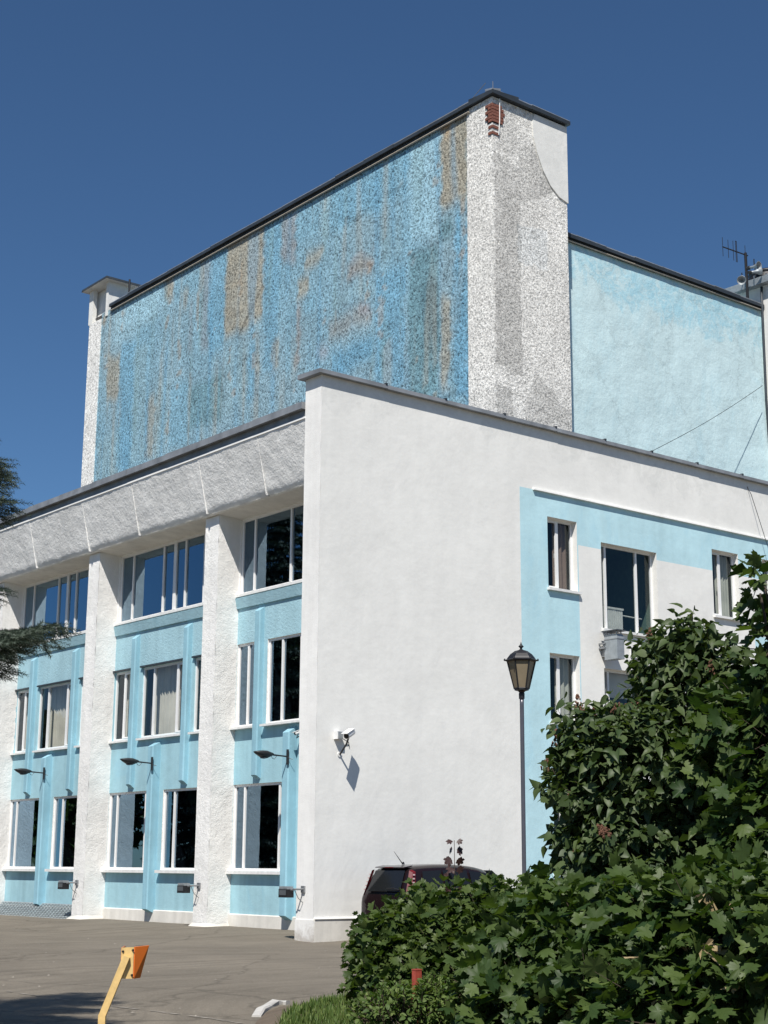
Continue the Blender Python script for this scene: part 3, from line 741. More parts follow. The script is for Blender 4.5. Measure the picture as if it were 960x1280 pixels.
for q0, q1 in (((82, 552), (135, 535)), ((135, 535), (196, 488)), ((588, 280), (640, 285)), ((640, 285), (690, 240)), ((690, 240), (752, 200)), ((365, 555), (415, 450)), ((318, 655), (390, 600)), ((455, 620), (470, 560)), ((830, 700), (897, 668)), ((755, 372), (830, 340))):
    CRK.append(tuple(tuple(onp(100+a*.5417, 120+b_*.5417, 0, TX)[1:]) for a, b_ in (q0, q1)))
def mural_col(p):
    y, z = p[1], p[2]
    n1 = mn.noise(Vector((y*.45, z*.20, 1.))); n2 = mn.noise(Vector((y*1.6, z*.35, 4.))); n3 = mn.noise(Vector((y*3, z*3, 8.)))
    c = base_c*(1+.10*n2)+(alt_c-base_c)*min(1, max(0, .5+n1))
    wy = .16*n3+.10*mn.noise(Vector((y*.4, z*1.2, 2.))); wz = .30*mn.noise(Vector((y*1.1, z*.4, 5.)))
    for ya, yb, z0, z1, cc, k in REG:
        e = .13
        q = min(y+wy-ya, yb-y-wy)/e; q2 = min(z+wz-z0, z1-z-wz)/.40
        a = max(0., min(1., q))*max(0., min(1., q2))*k
        if a > 0: c = c+(cc*(1+.12*n2)-c)*a*(1+.12*n3)
    n4 = mn.noise(Vector((y*2.3, z*.16, 11.)))+.4*mn.noise(Vector((y*5.1, z*.3, 2.)))
    if n4 > .18: c = c+((OCH if n1 > .05 else GRN)-c)*min(.42, (n4-.18)*1.4)
    if n4 < -.25: c = c+(DKB-c)*min(.4, (-.25-n4)*1.4)
    for (a0, b0), (a1, b1) in CRK:
        dy_, dz_ = a1-a0, b1-b0; t_ = max(0, min(1, ((y-a0)*dy_+(z-b0)*dz_)/(dy_*dy_+dz_*dz_)))
        if math.hypot(y-a0-dy_*t_, z-b0-dz_*t_+.06*n3) < .05: c = c*.72
    if n2+.5*n3 > .62: c = c+(srgb_arr((158, 140, 118))*KM-c)*.45
    return np.clip(c, .01, .95)
MUL0, MUL1 = 2.56, 24.55                      # coloured field between the white strips
paint_mesh('mural_wall', 'mural', lambda s, t: (TX, MUL1+(MUL0-MUL1)*s, TZ0+(TZ1-TZ0)*t), 230, 110, mural_col, BLD)
def white_col(p):
    x, y, z = p
    n = mn.noise(Vector((x*.8+y, z*.3, 3.))); c = np.array((.78, .765, .72))*(1+.05*n)
    u = x-TX if y < TY0+.01 else -1
    jx = .05*mn.noise(Vector((z*1.3, 2, 0)))
    rag = .13*mn.noise(Vector((x*3.1, z*3.1, 5.)))+.07*mn.noise(Vector((x*8, z*8, 1.)))
    z = z+rag; u = u+rag*.5 if u >= 0 else u
    if u >= 0:
        dark = 0
        if .02 < u+jx < 1.02 and 15.2 < z+.35*u < 21.6: dark = .27
        if 1.0 < u < 2.35 and 20.2 < z-.5*(u-1) < 21.9 and u+.45*(z-20) < 3.4: dark = .25
        if u < .62 and 13.2 < z < 14.6: dark = .28
        if u > 1.1 and 13.0 < z < 15.4-.8*(u-1.1)**1.0+.2 and u+.5*(15-z) > 1.5: dark = .24
        if u < .95 and z > 21.6: dark = max(dark, .12)
        c = c*(1-dark-.10*mn.noise(Vector((x*1.2, z*.5, 9.))))
        if .9 < u < 2.1 and 18.4 < z < 19.6: c = c*np.array((.97, 1., 1.03))
    # hairline cracks
    for a, b_, s in ((13.9, .9, .5), (14.6, -.25, .8), (20.55, -.45, 1.)):
        if u >= 0 and abs(z-(a+b_*u+.12*mn.noise(Vector((u*4, a, 0))))) < .018: c = c*.7
    if u < 0 and abs(y-(2.1+.25*math.sin(z*1.9)+.1*mn.noise(Vector((z*3, 0, 1))))) < .02 and z < 15.2: c = c*.65
    return c
paint_mesh('white_strip', 'tower_white', lambda s, t: (TX-.03, MUL0+(TY0-MUL0)*s, TZ0+(TZ1-TZ0)*t), 26, 260, white_col, BLD)
paint_mesh('white_end_wall', 'tower_white', lambda s, t: (TX-.03+(TX1-TX+.03)*s, TY0, TZ0+(TZ1-TZ0)*t), 72, 260, white_col, BLD)
mb = MB(); mb.quad((TX-.03, MUL0, TZ0), (TX-.03, MUL0, TZ1), (TX, MUL0, TZ1), (TX, MUL0, TZ0)); mb.obj('strip_edge', 'shaft_white', BLD)
mb = MB(); mb.quad((TX1, TY0, TZ0), (TX1, TY1, TZ0), (TX1, TY1, TZ1), (TX1, TY0, TZ1)); mb.quad((TX, TY1, TZ0), (TX1, TY1, TZ0), (TX1, TY1, TZ1), (TX, TY1, TZ1)); mb.obj('tower_rear_wall', 'shaft_white', BLD)
# smooth white repair patch at the top right of the end wall
mb = MB(); V = []
pp = [(1.62, 23.2), (2.97, 23.2), (2.97, 20.75), (2.6, 20.85), (2.25, 21.1), (1.95, 21.5), (1.72, 22.0), (1.58, 22.45), (1.55, 22.9)]
V = [(TX+u, TY0-.035, z) for u, z in pp]+[(TX+u, TY0+.01, z) for u, z in pp]; k = len(pp)
mb.add(V, [list(range(k))[::-1]]+[[i, (i+1) % k, k+(i+1) % k, k+i] for i in range(k)]); mb.obj('plaster_patch', 'white', BLD)
# bare brick at the broken corner
br = MB(); br.box(TX-.034, TX+.30, TY0-.004, TY0+.22, 22.4, 23.02)
bk = br.obj('mortar_bed', 'pit', BLD)
for r_ in range(10):
    z = 22.02+r_*.098+.02
    if z > 23.0: break
    if z < 22.35 and r_ % 2: continue
    u = -.04 if r_ % 2 else .06; lim = (.40 if r_ > 4 else .02+.07*r_)-.1*rnd.random()
    b0 = MB(); b0.box(TX-.05, TX-.04+.02+(.1 if r_ % 2 else .22), TY0-.022-.01*rnd.random(), TY0+.02, z, z+.08); b0.obj('brick', 'brick', bk)
    u = (.1 if r_ % 2 else .22)-.01
    while u < lim:
        b0 = MB(); b0.box(TX+u, TX+min(u+.235, lim+.05), TY0-.018-.02*rnd.random(), TY0+.02, z, z+.08); b0.obj('brick', 'brick', bk); u += .25
    b0 = MB(); b0.box(TX-.055-.012*rnd.random(), TX-.02, TY0+.03, TY0+.03+(.24 if r_ % 2 else .12), z, z+.08); b0.obj('brick', 'brick', bk)
# thin surviving cable on the corner
mb = MB(); mb.tube([(TX+.22, TY0-.05, 23.2), (TX+.21, TY0-.05, 22.5), (TX+.17, TY0-.05, 22.05)], .016, 5); mb.obj('loose_conduit', 'sill', BLD)
# tower roof edge: sheet cap with drip profile
def edge_caps(x0, y0, x1, y1, z, nseg, over, parent):
    d = Vector((x1-x0, y1-y0, 0)); L = d.length; d.normalize(); n = Vector((d.y, -d.x, 0))     # outward = right-hand side of travel
    for i in range(nseg):
        a = Vector((x0, y0, 0))+d*(L*i/nseg+.004); b_ = Vector((x0, y0, 0))+d*(L*(i+1)/nseg-.004); j = .03*rnd.random()
        mb = MB(); o = n*(over+j*.6); inn = -n*.9
        mb.hexa([a+o+Vector((0, 0, z)), b_+o+Vector((0, 0, z)), b_+inn+Vector((0, 0, z)), a+inn+Vector((0, 0, z))][::1],
                [a+o+Vector((0, 0, z+.10+j)), b_+o+Vector((0, 0, z+.10+j*.5)), b_+inn+Vector((0, 0, z+.20)), a+inn+Vector((0, 0, z+.20))])
        mb.obj('cap_sheet', 'tin_dark', parent)
        t_ = MB(); o2 = n*(over-.01); t_.hexa([a+o2+Vector((0, 0, z+.105+j)), b_+o2+Vector((0, 0, z+.105+j*.5)), b_+inn*.2+Vector((0, 0, z+.15)), a+inn*.2+Vector((0, 0, z+.15))],
                [a+o2+Vector((0, 0, z+.14+j)), b_+o2+Vector((0, 0, z+.14+j*.5)), b_+inn*.2+Vector((0, 0, z+.23)), a+inn*.2+Vector((0, 0, z+.23))])
        t_.obj('cap_lip', 'tin_light' if i < nseg*.62 else 'tin', parent)
edge_caps(TX, 23.75, TX, TY0-.14, TZ1+.02, 15, .14, BLD)
edge_caps(TX-.14, TY0, TX1+.06, TY0, TZ1+.022, 2, .14, BLD)
mb = MB(); mb.box(TX-.05, TX+.5, MUL0-.1, 23.75, TZ1-.10, TZ1+.018); mb.obj('fascia', 'tin_dark', BLD)
mb = MB(); mb.tube([(TX-.075, MUL0-.15, TZ1-.13), (TX-.075, 23.7, TZ1-.13)], .028, 6); mb.obj('drip_rail', 'pipe_beige', BLD)
mb = MB(); mb.box(TX+.1, TX1-.02, TY0+.1, TY1-.1, TZ1, TZ1+.03); mb.obj('tower_roof', 'roof', BLD)
mb = MB(); mb.tube([(TX+.1, TY0+.1, TZ1+.2), (TX+.1, TY0+.1, TZ1+.55)], .012, 5); mb.tube([(TX-.1, TY0+.8, TZ1+.2), (TX+.0, TY0+.3, TZ1+.55)], .010, 5); mb.obj('roof_spike', 'steel', BLD)
# white shaft at the far end of the tower with its little vent house
sx0, sy0, sy1 = TX-.04, MUL1, 25.52
mb = MB(); mb.box(sx0, TX+1.6, sy0, sy1, TZ0, 23.0); sh = mb.obj('vent_shaft', 'shaft_white', BLD)
zt = 24.45; y0_, y1_ = 24.05, 25.62
mb = MB()
for (a, b_, c, d) in ((sx0, sx0+.18, y1_-.32, y1_), (sx0, sx0+.5, y0_, y0_+.16), (TX+1.45, TX+1.6, y0_, y0_+.15), (TX+1.45, TX+1.6, y1_-.15, y1_)):
    mb.box(a, b_, c, d, 23.0, zt)
mb.box(sx0+.30, TX+1.44, y0_+.17, y1_-.02, 22.9, zt-.02); mb.box(sx0+.51, TX+1.44, y0_+.02, y0_+.12, 23.0, zt)
vh = mb.obj('vent_house', 'white', sh)
mb = MB(); mb.hexa([(sx0-.26, y0_-.28, zt), (TX+1.85, y0_-.28, zt), (TX+1.85, y1_+.25, zt), (sx0-.26, y1_+.25, zt)], [(sx0-.24, y0_-.26, zt+.10), (TX+1.83, y0_-.26, zt+.10), (TX+1.83, y1_+.23, zt+.10), (sx0-.24, y1_+.23, zt+.10)]); mb.obj('vent_roof', 'tin_dark', sh)
mb = MB(); mb.quad((sx0-.25, y0_-.27, zt-.006), (sx0-.25, y1_+.24, zt-.006), (TX+1.84, y1_+.24, zt-.006), (TX+1.84, y0_-.27, zt-.006)); mb.obj('vent_ceiling', 'soffit', sh)
mb = MB(); mb.tube([(TX+.3, 22.95, TZ1), (TX+.3, 22.95, TZ1+1.05)], .04, 6); mb.obj('roof_pipe', 'black', BLD)

# ---- pale blue wing behind the tower
WX1, WY, WZ = 20.32, 2.469, 20.22
mb = MB(); nx = 44; V = []; F = []
rough_patch(lambda s, t: ((TX1-.1+(WX1-TX1+.1)*s, WY, 12.2+(WZ-12.2)*t), (0, -1, 0)), 60, 44, .012, mb, 1.3)
mb.quad((WX1, WY, 12.2), (WX1, 24, 12.2), (WX1, 24, WZ), (WX1, WY, WZ)); mb.quad((TX1, WY+.1, WZ), (WX1, WY+.1, WZ), (WX1, 24, WZ), (TX1, 24, WZ))
mb.obj('wing_wall', 'wing', BLD, smooth=True)
edge_caps(TX1, WY, WX1+.02, WY, WZ+.03, 8, .13, BLD)
mb = MB(); mb.box(TX1+.002, WX1-.02, WY-.05, WY+.3, WZ-.06, WZ+.028); mb.obj('fascia', 'tin_dark', BLD)
mb = MB(); mb.tube([(TX1+.03, WY-.08, WZ-.06), (WX1-.03, WY-.08, WZ-.06)], .024, 6); mb.obj('drip_rail', 'pipe_beige', BLD)
mb = MB(); mb.tube([(20.27, WY-.10, 21.0), (20.22, WY-.12, 20.2), (20.25, WY-.07, 17.0), (20.30, WY-.07, 15.6), (20.42, WY-.09, 15.2), (20.42, WY-.09, 12.3)], .045, 7); mb.obj('drainpipe', 'tin_dark', BLD, smooth=True)

# ------------------------------------------------------------------ white block at the right edge
NB = thing('white_block', 'narrow white block with stone ledges beside the pale blue wing', 'building')
bx0, by0 = 20.36, 2.15
mb = MB(); mb.box(bx0, 30, by0, 16, 12.4, 21.05); mb.obj('wall', 'distwall', NB)
mb = MB(); mb.hexa([(bx0-.28, by0-.32, 21.05), (30.3, by0-.32, 21.05), (30.3, 16.2, 21.05), (bx0-.28, 16.2, 21.05)], [(bx0-.3, by0-.34, 21.28), (30.3, by0-.34, 21.28), (30.3, 16.2, 21.4), (bx0-.3, 16.2, 21.4)]); mb.obj('cornice', 'hood', NB)
for z in (18.3, 16.4, 15.75, 13.9):
    mb = MB(); mb.box(bx0+.15, 30, by0-.3, by0-.002, z, z+.16); mb.obj('ledge', 'distwall', NB)
    mb = MB(); mb.box(bx0+.3, 21.4, by0-.22, by0-.003, z-.35, z-.002); mb.obj('bracket', 'hood', NB)

# antenna mast, horn loudspeakers, roof drum
ax, ay = 19.72, 2.55
AN = thing('antenna_mast', 'television aerial on a dark pole at the roof end above the pale blue wing', 'antenna', (ax, ay, 20.3))
def loc_obj(mb, name, mat, root, **k):
    L = root.location; mb.v = [(x-L[0], y-L[1], z-L[2]) for x, y, z in mb.v]; return mb.obj(name, mat, root, **k)
mb = MB(); mb.tube([(ax, ay, 20.2), (ax, ay, 22.15)], .05, 8); loc_obj(mb, 'pole', 'black', AN)
tip = Vector((ax-1.15, ay+.05, 22.08)); base = Vector((ax+.12, ay, 22.08))
mb = MB(); mb.tube([tip, base], .022, 6); loc_obj(mb, 'boom', 'black', AN)
for s, h in ((0, .34), (.22, .33), (.42, .36), (.52, .38), (.90, .34)):
    p = tip.lerp(base, s); mb = MB(); mb.tube([p+Vector((0, 0, -h)), p+Vector((0, 0, h))], .010, 5)
    if s == .52: mb.tube([p+Vector((.05, 0, -h)), p+Vector((.05, 0, h))], .014, 5); mb.tube([p+Vector((0, 0, h)), p+Vector((.05, 0, h))], .014, 5)
    loc_obj(mb, 'element', 'black', AN)
def horn(name, label, c, d):
    o = thing(name, label, 'loudspeaker', tuple(c), 'horn loudspeakers on the antenna mast')
    q = Vector(d).to_track_quat('Z', 'Y').to_matrix()
    mb = MB(); mb.lathe((0, 0, 0), [(.08, -.32), (.085, -.12), (.10, .0), (.16, .18), (.27, .36), (.285, .365), (.26, .35), (.14, .18), (.03, .02)], 14, rot=q); mb.v = [(x*.55, y*.55, z*.55) for x, y, z in mb.v]; mb.obj('bell', 'hood', o, smooth=True)
    mb = MB(); mb.lathe((0, 0, 0), [(.0, -.50), (.12, -.49), (.13, -.34), (.06, -.325)], 12, rot=q); mb.v = [(x*.55, y*.55, z*.55) for x, y, z in mb.v]; mb.obj('driver', 'lampgrey', o)
    mb = MB(); mb.tube([(0, 0, -.02), (0, 0, .28), ], .02, 5); mb.obj('bracket', 'black', o)
    return o
horn('horn_speaker', 'pale horn loudspeaker on the left of the aerial pole', (ax-.45, ay-.15, 20.98), (-.75, -.45, -.25))
horn('horn_speaker', 'pale horn loudspeaker on the right of the aerial pole', (ax+.55, ay+.05, 21.62), (.9, -.3, .25))
horn('horn_speaker', 'dark-mouthed horn loudspeaker facing forward on the aerial pole', (ax+.02, ay-.32, 21.55), (.05, -1., -.1))
mb = MB(); mb.lathe((0, 0, 0), [(.62, 0), (.66, .04), (.66, .18), (.60, .22), (.60, .30), (.64, .34), (.55, .42), (.2, .46)], 20)
dr = thing('roof_vent', 'black round roof vent drum on the cornice of the white block', 'vent', (21.1, 2.75, 21.4)); mb.obj('drum', 'black', dr, smooth=True)
mb = MB()
for k in range(10):
    a = k*math.pi/5; mb.box(.665*math.cos(a)-.03, .665*math.cos(a)+.03, .665*math.sin(a)-.03, .665*math.sin(a)+.03, .06, .16)
mb.obj('louvre', 'steel', dr)

# cables
mb = MB(); a = Vector(onp(812, 568, 1, .1)); a.z = 13.15; b_ = Vector(onp(953, 482, 1, 2.1)); e_ = b_+(b_-a).normalized()*4
mb.tube([a.lerp(b_, t)-Vector((0, 0, .10*math.sin(math.pi*t))) for t in np.linspace(0, 1, 9)], .009, 5)
tag(mb.obj('cable', 'black'), 'thin dark cable strung across the pale blue wall to the white block', 'cable')
mb = MB(); a = Vector(onp(939, 618, 1, -.1)); b_ = Vector(onp(962, 690, 1, -.25))
mb.tube([a+Vector((-.05, .1, .25)), a, b_, b_+Vector((.6, -.2, -2.2))], .010, 5)
tag(mb.obj('cable', 'lampgrey'), 'thin grey cable hanging down the white wall above the blue band', 'cable')

# ------------------------------------------------------------------ fittings on the walls
def wall_lamp(y, z, label):
    o = thing('wall_lamp', label, 'lamp', (W-.25, y, z), 'street lamp heads on the blue ribs')
    mb = MB(); mb.box(-.05, .0, -.03, .03, -.22, .20); mb.obj('bracket', 'lampgrey', o)
    mb = MB(); mb.tube([(-.03, 0, 0), (-.30, 0, .015), (-.62, .0, .03)], [.022, .022, .026], 7); mb.obj('arm', 'lampgrey', o)
    mb = MB(); V = []
    prof = [(-.52, .05, .05), (-.60, .10, .10), (-.78, .17, .19), (-.98, .17, .17), (-1.14, .13, .09), (-1.24, .04, .03)]
    n = 10; F = []
    for x, wy, hz in prof:
        for k in range(n):
            a = 2*math.pi*k/n; zz = math.sin(a); V.append((x, wy*math.cos(a), .06+.05*(-.52-x)+(hz*.42 if zz > 0 else hz)*zz))
    for i in range(len(prof)-1):
        for k in range(n): F.append([i*n+k, i*n+(k+1) % n, (i+1)*n+(k+1) % n, (i+1)*n+k])
    F += [list(range(n)), [(len(prof)-1)*n+k for k in range(n)]]
    mb.add(V, F); mb.v = [(-.52+(x+.52)*.88, y*.9, .03+(z-.03)*.82) for x, y, z in mb.v]; mb.obj('lamp_head', 'lampgrey', o, smooth=True)
    mb = MB(); mb.lathe((-.84, 0, -.062), [(.02, -.036), (.08, -.026), (.10, .0)], 12); mb.obj('lens', 'lens', o, smooth=True)
    mb = MB(); mb.tube([(-.58, 0, .0), (-.54, .0, -.07), (-.47, 0, -.09), (-.42, 0, -.03), (-.40, 0, .0)], .008, 5); mb.tube([(-.03, -.02, -.02), (.0, -.10, -.06), (.05, -.16, -.08)], .008, 5); mb.obj('cable_loop', 'black', o)
    o.scale = (.86, .86, .86)
    return o
wall_lamp(2.44, 4.18, 'dark street lamp head on the blue rib next to the white corner')
wall_lamp(8.82, 4.32, 'dark street lamp head on the blue rib between the two white piers')
wall_lamp(15.24, 4.33, 'dark street lamp head on the blue rib left of both white piers')

def floodlight(x, y, z, label):
    o = thing('floodlight', label, 'floodlight', (x, y, z), 'small floodlights low on the piers')
    mb = MB(); mb.box(-.10, .06, -.13, .13, -.15, .0); mb.obj('housing', 'black', o)
    mb = MB()
    for k in range(7): mb.box(-.09, .05, -.125+k*.04, -.125+k*.04+.012, .002, .05)
    mb.box(-.09, .05, -.13, .13, .0, .02); mb.obj('heat_sink', 'hood', o)
    mb = MB(); mb.quad((-.102, -.11, -.105), (-.102, .11, -.105), (-.102, .11, -.015), (-.102, -.11, -.015)); mb.obj('lens', 'lens', o)
    mb = MB(); mb.tube([(0, -.12, -.02), (0.0, -.22, .0), (.26, -.22, .0)], .018, 6); mb.tube([(0.02, -.2, 0), (.1, -.22, -.16), (.22, -.20, -.24)], .008, 5); mb.obj('bracket', 'steel', o)
    mb = MB(); mb.box(.19, .225, -.27, -.17, -.06, .06); mb.obj('base_plate', 'steel', o)
    o.scale = (1.2, 1.2, 1.2)
    return o
floodlight(-.27, YF-.02, 1.12, 'small black floodlight low on the white corner fin')
floodlight(XP-.27, 5.83, 1.13, 'small black floodlight low on the pier nearest the corner')
floodlight(XP-.27, 12.25, 1.13, 'small black floodlight low on the left white pier above the lattice')

def bullet_camera(loc, label, d, arm):
    o = thing('security_camera', label, 'camera', loc)
    q = Vector(d).to_track_quat('Z', 'Y').to_matrix()
    mb = MB(); mb.lathe((0, 0, 0), [(.055, -.22), (.075, -.20), (.075, .12), (.07, .14)], 12, rot=q); mb.obj('body', 'camwhite', o, smooth=True)
    mb = MB(); mb.hexa([q@Vector(p) for p in ((-.075, .065, -.2), (.075, .065, -.2), (.075, .065, .22), (-.075, .065, .22))], [q@Vector(p) for p in ((-.08, .085, -.2), (.08, .085, -.2), (.08, .085, .24), (-.08, .085, .24))]); mb.obj('sunshield', 'camwhite', o)
    mb = MB(); mb.lathe((0, 0, 0), [(.06, .141), (.055, .15), (.02, .151)], 12, rot=q); mb.obj('lens', 'black', o)
    mb = MB(); mb.tube([(0, 0, -.06), (.02, .10, -.20), arm], .022, 7); mb.obj('arm', 'lampgrey', o)
    mb = MB(); mb.lathe(arm, [(.06, -.04), (.06, .0)], 12, rot=Matrix.Rotation(math.pi/2, 3, 'X')); mb.obj('base_plate', 'camwhite', o)
    return o
c0 = onp(436, 918, 1, -.42)
bullet_camera(tuple(c0), 'white bullet camera with a long shadow on the side wall near the corner', (-.85, -.45, -.35), (.06, .40, -.42))
c0 = onp(422.5, 919, 1, -.06)
jb = thing('junction_box', 'small grey-white junction box beside the wall camera', 'junction box', tuple(c0))
mb = MB(); mb.box(-.08, .08, -.09, .058, -.09, .09); mb.obj('case', 'camwhite', jb)
mb = MB(); mb.box(-.065, .065, -.098, -.092, -.075, .075); mb.obj('lid', 'hood', jb)
mb = MB(); mb.tube([(.08, -.02, -.05), (.2, .0, -.10), (.33, .03, -.14), (.36, .04, -.24)], .010, 5); mb.obj('cord', 'lampgrey', jb)
sc_ = bullet_camera((W-.30, 2.18, 4.74), 'small white camera tucked beside the corner fin above the lamp', (-.8, .1, -.3), (.28, 0, .0)); sc_.scale = (.6, .6, .6); sc_.location.x += .13

# kitchen-type vent hood on the side wall
hc = onp(772, 823, 1, -.62)                     # near bottom corner of the duct
hb = thing('duct_hood', 'grey metal duct with a flat rain cap on the side wall', 'vent duct', tuple(hc))
hw, hd = .27, .46
mb = MB(); mb.hexa([(0, 0, .0), (hw, 0, .0), (hw, hd, .0), (0, hd, .0)], [(0, 0, .52), (hw, 0, .52), (hw, hd, .52), (0, hd, .52)])
mb.hexa([(0, 0, .546), (hw, 0, .546), (hw, hd, .546), (0, hd, .546)], [(.02, .02, .66), (hw-.02, .02, .66), (hw-.02, hd-.02, .66), (.02, hd-.02, .66)]); mb.obj('duct', 'hood', hb)
mb = MB(); mb.box(-.008, hw+.008, -.008, hd+.008, .522, .544); mb.obj('flange', 'steel', hb)
mb = MB()
for sx in (.05, hw-.05):
    for sy in (.06, hd-.06): mb.box(sx-.012, sx+.012, sy-.012, sy+.012, .66, .745)
mb.obj('strut', 'steel', hb)
mb = MB(); mb.hexa([(-.06, -.06, .745), (hw+.06, -.06, .745), (hw+.06, hd+.06, .745), (-.06, hd+.06, .745)], [(-.04, -.04, .775), (hw+.04, -.04, .775), (hw+.04, hd+.04, .775), (-.04, hd+.04, .775)]); mb.obj('rain_cap', 'tin_dark', hb)
mb = MB(); mb.box(-.05, -.009, hd-.06, .62, .42, .46); mb.box(-.05, -.009, hd-.06, .62, .30, .34); mb.box(.05, hw-.05, hd+.002, .62, .1, .4); mb.obj('bracket', 'steel', hb)

# ------------------------------------------------------------------ lantern post
lp = at(652.2, 872, 24.0)
LB = (float(lp[0]), float(lp[1]), 0.)
lan = thing('street_lantern', 'black six-sided lantern on a slim post in front of the side wall', 'street lamp', LB)
zb = float(lp[2])
mb = MB(); mb.lathe((0, 0, 0), [(.09, 0), (.09, .6), (.05, .68), (.034, .8), (.034, zb-.12), (.034, zb)], 12); mb.obj('pole', 'pole_paint', lan, smooth=True)
mb = MB(); mb.lathe((0, 0, zb), [(.045, -.02), (.048, .06), (.04, .08), (.06, .10), (.115, .115), (.115, .135)], 12); mb.obj('collar', 'black', lan)
z0, z1 = zb+.135, zb+.585
r0, r1 = .115, .225
fr_ = MB()
hexp = lambda r_, z, k: Vector((r_*math.cos(k*math.pi/3+.35), r_*math.sin(k*math.pi/3+.35), z))
for k in range(6):
    fr_.tube([hexp(r0, z0, k), hexp(r1, z1, k)], .012, 5)
    fr_.tube([hexp(r0, z0+.005, k), hexp(r0, z0+.005, k+1)], .012, 5); fr_.tube([hexp(r1, z1-.01, k), hexp(r1, z1-.01, k+1)], .016, 5)
fr_.obj('frame', 'black', lan)
for k in range(6):
    q = MB(); s_ = .97; q.quad(hexp(r0*s_, z0, k), hexp(r0*s_, z0, k+1), hexp(r1*s_, z1, k+1), hexp(r1*s_, z1, k)); q.obj('pane', 'amber', lan)
mb = MB(); mb.lathe((0, 0, z1), [(.255, -.012), (.262, .0), (.23, .02), (.21, .05), (.17, .10), (.10, .15), (.04, .165), (.02, .18)], 6, ph=.35); mb.obj('lamp_roof', 'black', lan)
mb = MB(); mb.lathe((0, 0, z1+.175), [(.018, 0), (.018, .02), (.045, .045), (.02, .07), (.012, .09), (.001, .12)], 10); mb.obj('finial', 'black', lan, smooth=True)
mb = MB()
for k in range(6):
    p = hexp(.262, z1, k); mb.lathe(p, [(.012, -.01), (.016, .012), (.004, .03)], 6)
mb.obj('roof_knob', 'black', lan)

